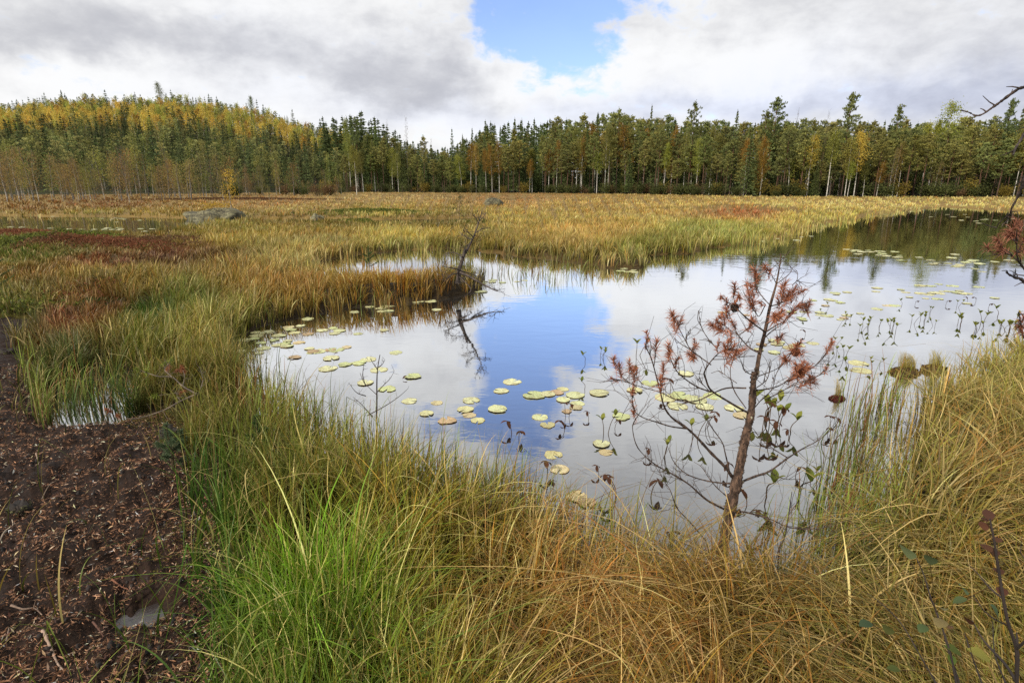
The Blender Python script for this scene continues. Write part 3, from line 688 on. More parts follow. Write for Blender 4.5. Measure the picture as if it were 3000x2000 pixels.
# -- the trees one can tell apart: (kind, px of trunk, py of top, depth offset behind the edge, tint, widen, label)
NOTABLE = [
 (('pine', 3), 2460, 278, 6, (.75, .85, .75), 1.15, 'tallest dark pine with stacked flat boughs standing clear above the wood behind the pond'),
 (('pine', 0), 2252, 293, 8, (.8, .85, .7), 1.05, 'tall round-topped pine with a bare stem rising above the wood, left of the tallest pine'),
 (('pine', 4), 2225, 330, 10, (.8, .85, .7), .8, 'slim pine whose small top leans beside the round-topped pine'),
 (('pine', 2), 2018, 302, 9, (.8, .85, .75), .9, 'pine with a tufted tip above the wood where the tan meadow is widest'),
 (('birch', 'lime', 0), 2755, 285, 4, (.85, .9, .8), 1.35, 'tall airy birch with a broad yellow-green crown, right of the tallest pine'),
 (('bare', 0), 2310, 318, 6, (1, .9, .8), .9, 'nearly leafless birch poking above the wood between the round-topped pine and the tallest pine'),
 (('bare', 1), 2400, 322, 8, (1, .9, .8), .7, 'thin leafless birch close to the left of the tallest pine'),
 (('pine', 3), 2600, 312, 8, (.7, .78, .7), .8, 'narrow dark pine with a crooked tip right of the tallest pine'),
 (('spruce', 1), 2140, 325, 12, (.9, .9, .9), .9, 'dark spruce peak left of the round-topped pine'),
 (('spruce', 1), 1896, 310, 16, (.9, .95, .9), .8, 'slender spire-topped spruce highest in the wood behind the boulder meadow'),
 (('spruce', 0), 1745, 333, 18, (.8, .85, .8), .95, 'dark spruce top left of the spire-topped spruce'),
 (('pine', 2), 1805, 322, 10, (.8, .85, .75), 1.0, 'broad dark pine top just left of the spire-topped spruce'),
 (('spruce', 0), 1424, 354, 20, (.75, .8, .8), 1.0, 'dark open-boughed spruce pointed above the dip in the wood'),
 (('spruce', 1), 1386, 376, 22, (.75, .8, .8), .85, 'narrow dark spruce left of the open-boughed spruce at the dip'),
 (('spruce', 2), 1447, 370, 24, (.75, .8, .8), .8, 'dark spruce just right of the open-boughed spruce at the dip'),
 (('spruce', 0), 1328, 378, 12, (.8, .85, .8), .75, 'solitary ragged spruce tip in the middle of the dip'),
 (('spruce', 1), 1358, 395, 6, (1.0, 1.0, .8), .7, 'lighter green small spruce between the ragged tip and the dip edge'),
 (('bare', 1), 1197, 338, 6, (1, .85, .6), 1.3, 'tall half-bare birch with drooping twigs standing above the wood left of the dip'),
 (('bare', 0), 1142, 352, 8, (.8, .9, .6), 1.2, 'wispy bare-crowned birch left of the tall half-bare birch'),
 (('pine', 0), 1052, 348, 8, (.65, .75, .65), 1.0, 'dark rounded pine top where the hill meets the lower wood'),
 (('birch', 'green', 1), 1028, 342, 4, (.9, 1, .8), 1.1, 'green leafy birch beside the dark rounded pine at the foot of the hill'),
 (('spruce', 2), 1110, 365, 8, (.9, 1.05, .8), 1.0, 'bright green full spruce right of the dark rounded pine'),
 (('pine', 4), 1245, 402, 2, (.85, .85, .75), .8, 'small pine with a reddish stem at the left side of the dip'),
 (('bare', 1), 1268, 404, 0, (1, .9, .6), .8, 'slender pale-stemmed birch beside the small reddish pine at the dip'),
 (('spruce', 0), 1508, 348, 20, (.8, .85, .8), .8, 'pointed spruce on the skyline right of the dip, first of a row of peaks'),
 (('spruce', 2), 1528, 350, 22, (.75, .8, .8), .8, 'pointed spruce on the skyline right of the dip, second of a row of peaks'),
 (('spruce', 1), 1608, 348, 22, (.8, .85, .8), .8, 'pointed spruce on the skyline right of the dip, last of a row of peaks'),
 (('birch', 'green', 0), 1395, 420, 0, (1.25, .95, .8), .75, 'orange-leaved birch with double white stems right of the dip'),
 (('birch', 'ochre', 0), 1630, 408, 1, (.9, .9, .9), .9, 'rusty ochre birch crown over three thin white stems in the middle of the wood'),
 (('birch', 'ochre', 1), 1700, 400, 3, (.9, .85, .8), .8, 'orange-brown birch crown right of the three white stems'),
 (('birch', 'green', 0), 1772, 366, 0, (.9, .85, .8), .7, 'tall birch with a straight white stem, left one of a close pair'),
 (('birch', 'green', 1), 1781, 364, 1, (.9, .85, .8), .7, 'tall birch with a straight white stem, right one of a close pair'),
 (('birch', 'lime', 1), 1945, 415, 0, (.9, .95, .8), .8, 'yellow-green birch with a low crown right of the close pair'),
 (('birch', 'lime', 0), 2040, 400, 1, (.95, 1, .9), .8, 'fresh green birch with a leaning pale stem near the tufted pine'),
 (('birch', 'ochre', 0), 2180, 405, 0, (1, .95, .9), .75, 'golden birch crown on a thin stem left of the round-topped pine'),
 (('birch', 'ochre', 1), 2232, 398, 0, (1.05, 1, .9), .8, 'golden narrow birch in front of the round-topped pine'),
 (('birch', 'yellow', 0), 2365, 392, -1, (.85, .88, .8), .85, 'yellow cone-crowned birch on a white stem, left of the tallest pine'),
 (('birch', 'lime', 1), 2425, 380, 0, (.9, .9, .85), 1.05, 'olive-crowned birch with a white leaning stem below the tallest pine'),
 (('birch', 'green', 0), 2478, 400, -1, (1.1, 1, .8), .85, 'birch with a strongly leaning white stem just right of the olive-crowned birch'),
 (('birch', 'yellow', 1), 2505, 380, 0, (.9, .9, .85), .95, 'yellowish birch with a dark-flecked stem right of the strongly leaning one'),
 (('birch', 'ochre', 1), 2572, 470, -3, (.85, .85, .8), 1.0, 'short ochre birch standing in front of the wood at the pond arm'),
 (('thin', 0), 2606, 430, -2, (1, .9, .7), .9, 'slender white birch stem, left of three close together behind the pond arm'),
 (('thin', 0), 2618, 420, -1, (1, .9, .7), .9, 'slender white birch stem, middle of three close together behind the pond arm'),
 (('birch', 'green', 1), 2632, 408, 0, (1, .9, .8), .7, 'white birch stem, right of three close together behind the pond arm'),
 (('birch', 'lime', 1), 2720, 345, 6, (1.0, 1.0, .8), 1.0, 'bright yellow-green leafy crown left of the tall airy birch'),
 (('birch', 'lime', 0), 2700, 352, 8, (.95, .95, .8), 1.0, 'yellow-green crown second to the left of the tall airy birch'),
 (('birch', 'green', 0), 2975, 330, 0, (1, .85, .6), .75, 'crooked white-stemmed birch at the far right of the wood'),
 (('pine', 3), 2915, 295, 6, (.7, .78, .72), .8, 'dark pine peak behind the bare overhanging branch'),
 (('spruce', 0), 2950, 318, 8, (.75, .82, .78), .8, 'dark spruce peak right of the pine behind the overhanging branch'),
 (('spruce', 1), 2972, 322, 9, (.75, .82, .78), .7, 'narrow spruce peak close to the right edge of the wood'),
 (('thin', 0), 2740, 470, -2, (1, 1, .8), .7, 'thin white birch stem in shade below the tall airy birch'),
]
for key, px, py, off, tint, wd_, lab in NOTABLE:
    Y = float(np.interp(px, front_px, front_Y)) + max(off, -2); x = xat(px, Y); z = tree_z(x, Y)
    g = None
    h = top_z(px, py, Y) - z
    s = h / PROTO[key][1]
    place(key, x, Y, h, lab, g, tint, z, wd_ / max(s, .75) * min(1.0, s + .12))

# -- the stand on the right and in the middle
def zone_word(px):
    for lim, w in ((800, 'under the hill slope'), (1020, 'where the hill runs out'), (1140, 'near the half-bare birch'), (1250, 'left of the dip'), (1480, 'around the dip'), (1620, 'just right of the dip'), (1780, 'by the three white stems'), (1930, 'under the spire-topped spruce'), (2080, 'near the tufted pine'),
                   (2330, 'near the round-topped pine'), (2500, 'near the tallest pine'), (2680, 'behind the pond arm'), (2850, 'near the tall airy birch'), (9999, 'behind the far right water')):
        if px < lim: return w
ROW = ('at the wood edge', 'inside the wood', 'deep in the wood against the sky')
ORD = {}
CNT = dict(spruce=0, pine=0, birch=0)
for row, (off, step, lo, hi) in enumerate(((0, 27, 25, 125), (7, 25, 15, 80), (15, 24, 8, 50), (25, 25, 0, 26), (38, 26, -6, 14))):
    px = 1010 + rng.random() * 20
    while px < 3260:
        Y = float(np.interp(px, front_px, front_Y)) + off + rng.uniform(-2, 3)
        top = float(np.interp(px, prof_x, prof_y)) + rng.uniform(lo, hi) * (0.7 if px < 1450 else 1)
        x = xat(px, Y); z = tree_z(x, Y); h = top_z(px, top, Y) - z
        u = rng.random()
        if row == 0: kind = 'birch' if u < .22 else ('pine' if u < .94 else 'spruce')
        elif row < 3: kind = 'birch' if u < .24 else ('pine' if u < .88 else 'spruce')
        else: kind = 'pine' if u < .55 else 'spruce'
        if px < 1600 and row >= 3 and u < .75: kind = 'spruce'
        if px < 1500 and row == 1 and u < .5: kind = 'spruce'
        if kind == 'birch': key = ('birch', ('green', 'ochre', 'lime', 'green')[rng.integers(4)], int(rng.integers(2))); tint = (.85, .85, .8); ad = 'thin-stemmed birch'; w = .8
        elif kind == 'pine': key = ('pine', int(rng.integers(5))); tint = ((1.0, .95, .8), (.9, .95, .85), (1.1, 1.0, .8))[int(rng.integers(3))]; ad = 'rough-barked pine'; w = 1.0
        else: key = ('spruce', int(rng.integers(3))); tint = (.85, .92, .85); ad = 'dark spruce'; w = .85
        rw = ('at the wood edge', 'second row of the wood', 'third row of the wood', 'deep in the wood', 'at the back of the wood')[row]
        h = max(h, 5)
        if row == 0: ORD[ad, zone_word(px)] = ORD.get((ad, zone_word(px)), 0) + 1
        nth = f', {("first", "second", "third", "fourth", "fifth", "sixth", "seventh", "eighth")[min(7, ORD[ad, zone_word(px)] - 1)]} from the left' if row == 0 else ''
        place(key, x, Y, h, f'{ad} {rw}, {zone_word(px)}{nth}', f'{kind} trees {rw}, {zone_word(px)}', tint, z, w * np.clip(16 / h, .9, 1.3) * rng.uniform(.78, 1.3))
        CNT[kind] += 1
        px += step * rng.uniform(.3, 1.7)

# -- the thin birch wood at the left
PALE = [(12, 440, 600), (48, 425, 595), (66, 470, 590), (105, 440, 600), (178, 470, 590), (218, 520, 594), (224, 470, 590), (300, 500, 588), (398, 432, 568), (372, 480, 592), (535, 530, 588), (650, 500, 600 - 10), (720, 480, 566), (786, 540, 590), (818, 470, 553), (1044, 420, 560), (30, 500, 596), (145, 480, 592), (260, 520, 590), (330, 490, 570), (425, 500, 562), (455, 520, 575)]
WH = ('tallest white birch stem at the left edge of the thin wood', 'white kinked birch stem second from the left edge of the thin wood')
for k, (px, pt, pb) in enumerate(sorted(PALE)):
    g = ground(px, min(pb, 592), 0.1); Y = float(g[1]); Y = min(Y, 150); x = xat(px, Y); z = tree_z(x, Y); h = top_z(px, pt, Y) - z
    key = ('thin', (0, 2)[k % 2]) if px != 1044 else ('birch', 'green', 1)
    lab = f'white-stemmed birch, {ordw(k+1)} from the left among the white stems of the thin wood' if px != 1044 else 'tall white birch stem at the meadow edge below the dark rounded pine'
    place(key, x, Y, h, lab, 'white birch stems at the front of the thin wood', (1, .95, .8), z, 1.0)
    CNT['birch'] += 1
for k in range(120):
    px = rng.uniform(-120, 1000); Y = rng.uniform(84, 140) if px < 620 else rng.uniform(125, 165)
    x = xat(px, Y); z = tree_z(x, Y); top = (438 if px < 500 else 455 + (px - 500) * .12) + rng.uniform(-10, 75) - (Y - 80) * .25
    h = max(2.5, top_z(px, top, Y) - z)
    dk = rng.random()
    key = ('thin', int(rng.choice([1, 3, 1, 3, 2]))) if dk < .8 else ('bare', int(rng.integers(2)))
    part_ = ('at its far left end' if px < 80 else "under the left shoulder of the hill") if px < 230 else ('left of the big skyline tree' if px < 400 else ('under the big skyline tree' if px < 560 else ('behind the wide boulder' if px < 720 else 'at its right end')))
    what = 'sparse-leaved grey birch' if key[0] == 'thin' else 'leafless grey birch'
    tv = rng.random(); place(key, x, Y, h * rng.uniform(.8, 1.08), f'{what} of the thin wood, {part_}', f'{what} stems of the thin wood, {part_}', (.85 + .35 * tv, .95 + .12 * rng.random(), .8), z, rng.uniform(.85, 1.6))
    CNT['birch'] += 1

# -- the wooded hill: separate trees in front and on the skyline, the rest one far-off wood
slots = []
for Y in np.arange(168, 396, 6.5):
    px = -720 + rng.random() * 20
    while px < 1290:
        f = float(np.interp(px, front_px, front_Y)) + 8
        yy = Y + rng.uniform(-3, 3)
        if yy > f and px < 1500:
            s = (yy - f) / (385 - f); slots.append((px, yy, s))
        px += (4.6 if Y < 300 else 4.2) / Y * FPX * rng.uniform(.6, 1.4)
slots = np.array(slots)
hx = (slots[:, 0] - 1500) / FPX * slots[:, 1] * cP; hz = height(hx, slots[:, 1])
def hill_kind(px, s):
    u = rng.random()
    n_ = vn(np.array([px]), np.array([s * 600]), .012, 3)[0]
    yel = s > (.46 + .22 * (n_ - .5)) and s < .90
    if px > 1050: return ('spruce' if u < .7 else 'pine'), None
    if yel: return ('birch', ('yellow' if rng.random() < .55 else ('lime' if rng.random() < .6 else 'ochre'))) if u < .84 else ('pine' if u < .92 else 'spruce', None)
    if s >= .90: return ('spruce' if u < .5 else ('pine' if u < .82 else 'birch'), 'lime')
    if s < .22: return ('birch' if u < .25 else ('pine' if u < .6 else 'spruce'), 'green')
    return ('spruce' if u < .62 else ('pine' if u < .85 else 'birch'), 'green')
LOW = {}
def low_lib():
    L = {}
    sp = spruce_mesh(12, 2.0, 22, 8, 3, .7, .95, .4, (60, 72, 48), (112, 124, 76)); L['spruce'] = sp.arrays()
    sp2 = spruce_mesh(12, 1.7, 20, 8, 3, .7, .95, .5, (64, 78, 48), (124, 138, 78)); L['spruce2'] = sp2.arrays()
    p, _ = pine_crown(12, 1.8, .3, 24, 2, 9, .5); L['pine'] = p.arrays()
    for tn in ('yellow', 'lime', 'ochre', 'green'):
        b, _ = birch_crown(12, 1.8, .28, 20, 20, .42, *BC[tn], spread=.5); tube(b, [(0, 0, -.3), (0, 0, 6), (0, 0, 11)], [.09, .07, .03], WHITE * .8, 3); L[tn] = b.arrays()
    for k_ in ('spruce', 'spruce2', 'pine'):
        b = MB(); b.add(*L[k_]); tube(b, [(0, 0, -.3), (0, 0, 6), (0, 0, 11.6)], [.11, .08, .03], DKB, 4); L[k_] = b.arrays()
    return L
LOW = low_lib()
LOWMESH = {}
def low_tree(key, kname):
    if key not in LOWMESH:
        mb = MB(); v, f, c = LOW[key]; mb.add(v, f, c)
        LOWMESH[key] = mb.mesh(kname, M_LEAF)
    return bpy.data.objects.new(kname, LOWMESH[key])
quota = dict(spruce=300 - CNT['spruce'] - 20, pine=300 - CNT['pine'] - 16, birch=300 - CNT['birch'] - 30)
print('counts', CNT, 'quota', quota, 'slots', len(slots))
kinds = [hill_kind(p_, s_) for p_, _, s_ in slots]
# visible rank: skyline first, then by how freely the tree stands out
score = rng.random(len(slots)) + (slots[:, 2] > .88) * .6 + (slots[:, 2] < .2) * .25 + np.array([.5 if k[0] == 'birch' and s > .5 else 0 for k, s in zip(kinds, slots[:, 2])])
score[(slots[:, 0] < -40) | (slots[:, 0] > 1060)] -= 3
order = np.argsort(-score); chosen = set()
for i in order:
    k = kinds[i][0]
    if quota[k] > 0: quota[k] -= 1; chosen.add(int(i))
mass = MB()
for i, (px, Y, s) in enumerate(slots):
    k, tone = kinds[i]; x, z = float(hx[i]), float(hz[i])
    h = rng.uniform(8.5, 13.5) * (1.12 if k == 'spruce' else 1) * (1.0 if s > .25 else 1.1)
    if s > .9: h *= rng.uniform(.9, 1.25)
    mk = {'spruce': 'spruce' if rng.random() < .6 else 'spruce2', 'pine': 'pine', 'birch': tone}[k]
    v = 1 + rng.normal() * .13
    dkc = float(fbm(np.array([px]), np.array([Y * 1.5]), .009, 77, 3)[0]); v *= (.52 + .25 * rng.random()) if (k != 'birch' and dkc > .47 and .12 < s < .85) else 1.06; tint = np.array([v * (1 + rng.normal()*.06), v, v])
    rz = rng.random() * 6.28; w = h / 12 * rng.uniform(.85, 1.15) * (1.12 if k == 'birch' else 1.05)
    if i in chosen:
        o = link(low_tree(mk, {'spruce': 'spruce_tree', 'pine': 'pine_tree', 'birch': 'birch_tree'}[k])); o.location = (x, Y, z); o.rotation_euler = (0, 0, rz); o.scale = (w, w, h / 12); o.color = (*tint, 1)
        side = 'left' if px < 350 else ('middle' if px < 700 else 'right')
        where = f'on the skyline of the hill, {side} part' if s > .88 else (f'in the dark lower belt of the hill, {side} part' if s < .45 else f'in the bright upper belt of the hill, {side} part')
        ad = {'spruce': 'pointed dark spruce', 'pine': 'grey-green pine', 'birch': {'yellow': 'golden yellow birch', 'lime': 'yellow-green birch', 'ochre': 'orange-yellow birch', 'green': 'dull green birch'}.get(tone, 'birch')}[k]
        tag(o, f'{ad} {where}', k, f'{ad} trees {where}')
    else:
        vv, ff, cc = LOW[mk]; c, s_ = math.cos(rz), math.sin(rz)
        q = np.stack([(vv[:, 0] * c - vv[:, 1] * s_) * w + x, (vv[:, 0] * s_ + vv[:, 1] * c) * w + Y, vv[:, 2] * h / 12 + z], -1)
        mass.add(q, ff, np.clip(cc * tint, 0, 1))
for k in range(900):      # the depth of the wood on the level ground, seen only between the front trunks
    px = rng.uniform(960, 3350); Y = float(np.interp(px, front_px, front_Y)) + rng.uniform(10, 75); x = xat(px, Y); off = Y - float(np.interp(px, front_px, front_Y))
    if off < 45: h = rng.uniform(3, 8); mk = 'spruce2' if rng.random() < .5 else ('pine' if rng.random() < .6 else 'green')
    else: h = max(6, top_z(px, float(np.interp(px, prof_x, prof_y)) + rng.uniform(6, 40), Y)); mk = 'spruce'
    z = tree_z(x, Y); vv, ff, cc = LOW[mk]; rz = rng.random() * 6.28; c, s_ = math.cos(rz), math.sin(rz); w = (1.0 if off < 45 else 1.3) * max(.7, h / 12); v = 1 + rng.normal() * .12
    q = np.stack([(vv[:, 0] * c - vv[:, 1] * s_) * w + x, (vv[:, 0] * s_ + vv[:, 1] * c) * w + Y, vv[:, 2] * h / 12 + z], -1); mass.add(q, ff, np.clip(cc * v * (.9, .9, .8), 0, 1))
fo = mass.build('forest', M_LEAF); fo.color = (1, 1, 1, 1); tag(fo, 'mixed autumn wood filling the slopes of the far hill', kind='stuff')
# three trees that stand proud of the hill's skyline
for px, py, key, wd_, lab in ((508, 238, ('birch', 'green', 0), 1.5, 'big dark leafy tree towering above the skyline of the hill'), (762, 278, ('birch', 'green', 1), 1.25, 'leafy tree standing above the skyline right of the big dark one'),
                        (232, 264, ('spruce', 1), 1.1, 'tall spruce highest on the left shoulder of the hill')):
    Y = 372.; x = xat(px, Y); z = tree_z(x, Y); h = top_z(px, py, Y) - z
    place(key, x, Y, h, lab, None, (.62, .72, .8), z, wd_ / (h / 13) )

# -- undergrowth along the front of the wood: separate bushes
def bush_mesh(n, R, H, lq, lo, hi, twig=True):
    mb = MB(); lo, hi = lin(lo), lin(hi); stems = []
    for k in range(9):
        a = rng.random() * 6.3; r = R * rng.uniform(.3, .9); h = H * rng.uniform(.6, 1.0); e = np.array([math.cos(a) * r, math.sin(a) * r, h]); stems.append(e)
        tube(mb, [(0, 0, -.1), e * .5 + (0, 0, .1 * H), e], [.025, .018, .006], DKB, 3)
    st = np.array(stems)
    c = st[rng.integers(0, 9, n)] * rng.uniform(.35, 1.05, (n, 1)) + nrm(n) * (.22 * R, .22 * R, .14 * H); c[:, 2] = np.abs(c[:, 2])
    cards(mb, c, nrm(n), lq * rng.uniform(.6, 1.3, n), lq * .7, lo + (hi - lo) * rng.random((n, 1)))
    return mb
BUSH = [bush_mesh(700, 1.3, 1.9, .2, (50, 60, 34), (104, 108, 58)), bush_mesh(650, 1.2, 2.2, .2, (84, 76, 34), (158, 136, 58)), bush_mesh(500, 1.1, 1.7, .18, (84, 66, 48), (126, 98, 66))]
BM = [b.mesh('bush', M_LEAF) for b in BUSH]
for k in range(150):
    px = rng.uniform(640, 3150); Y = float(np.interp(px, front_px, front_Y)) - rng.uniform(-3, 7) if px > 1000 else rng.uniform(130, 165)
    i = int(rng.choice([0, 0, 0, 1, 2])); x = xat(px, Y); o = link(bpy.data.objects.new('bush', BM[i])); s = rng.uniform(.7, 1.6)
    o.location = (x, Y, tree_z(x, Y) - .05); o.rotation_euler = (0, 0, rng.random() * 6.3); o.scale = (s * 1.15, s * 1.15, s); v = 1 + rng.normal() * .12; o.color = (v, v, v, 1)
    wd2 = ('dark green', 'yellowing', 'brown twiggy')[i]
    tag(o, f'{wd2} bush at the foot of the wood, {zone_word(px)}', 'bush', f'{wd2} bushes at the foot of the wood, {zone_word(px)}')

# ------------------------------------------------------------------ near things: shared helpers
def needles(mb, tip, ax, n, L_, c_lo, c_hi, along=.09, open_=.9, w=.0016):
    """a shoot end bristling with long needles"""
    ax = unit(np.asarray(ax, float)); q = rng.random((n, 1)) ** .8
    base = tip - ax * along * (1 - q)
    d = unit(ax * (.25 + .7 * q) + unit(nrm(n)) * open_)
    l = L_ * rng.uniform(.6, 1.1, (n, 1)); m = base + d * l * .55 + (0, 0, .002); e = base + d * l + (0, 0, -.004)
    s = unit(np.cross(d, nrm(n))) * w
    v = np.stack([base - s, base + s, m + s * .9, m - s * .9, e + s * .2, e - s * .2], 1)
    f = np.arange(n)[:, None, None] * 6 + np.array([[0, 1, 2, 3], [3, 2, 4, 5]])[None]
    c = c_lo + (c_hi - c_lo) * rng.random((n, 1)); mb.add(v.reshape(-1, 3), f.reshape(-1, 4), np.repeat(c, 6, 0))
def wiggle(p, a, r=rng):
    p = np.array(p); 
    if len(p) > 2: p[1:-1] += r.normal(size=(len(p) - 2, 3)) * a
    return p
DPX = 3.0     # how far the dead pine stands from the viewer

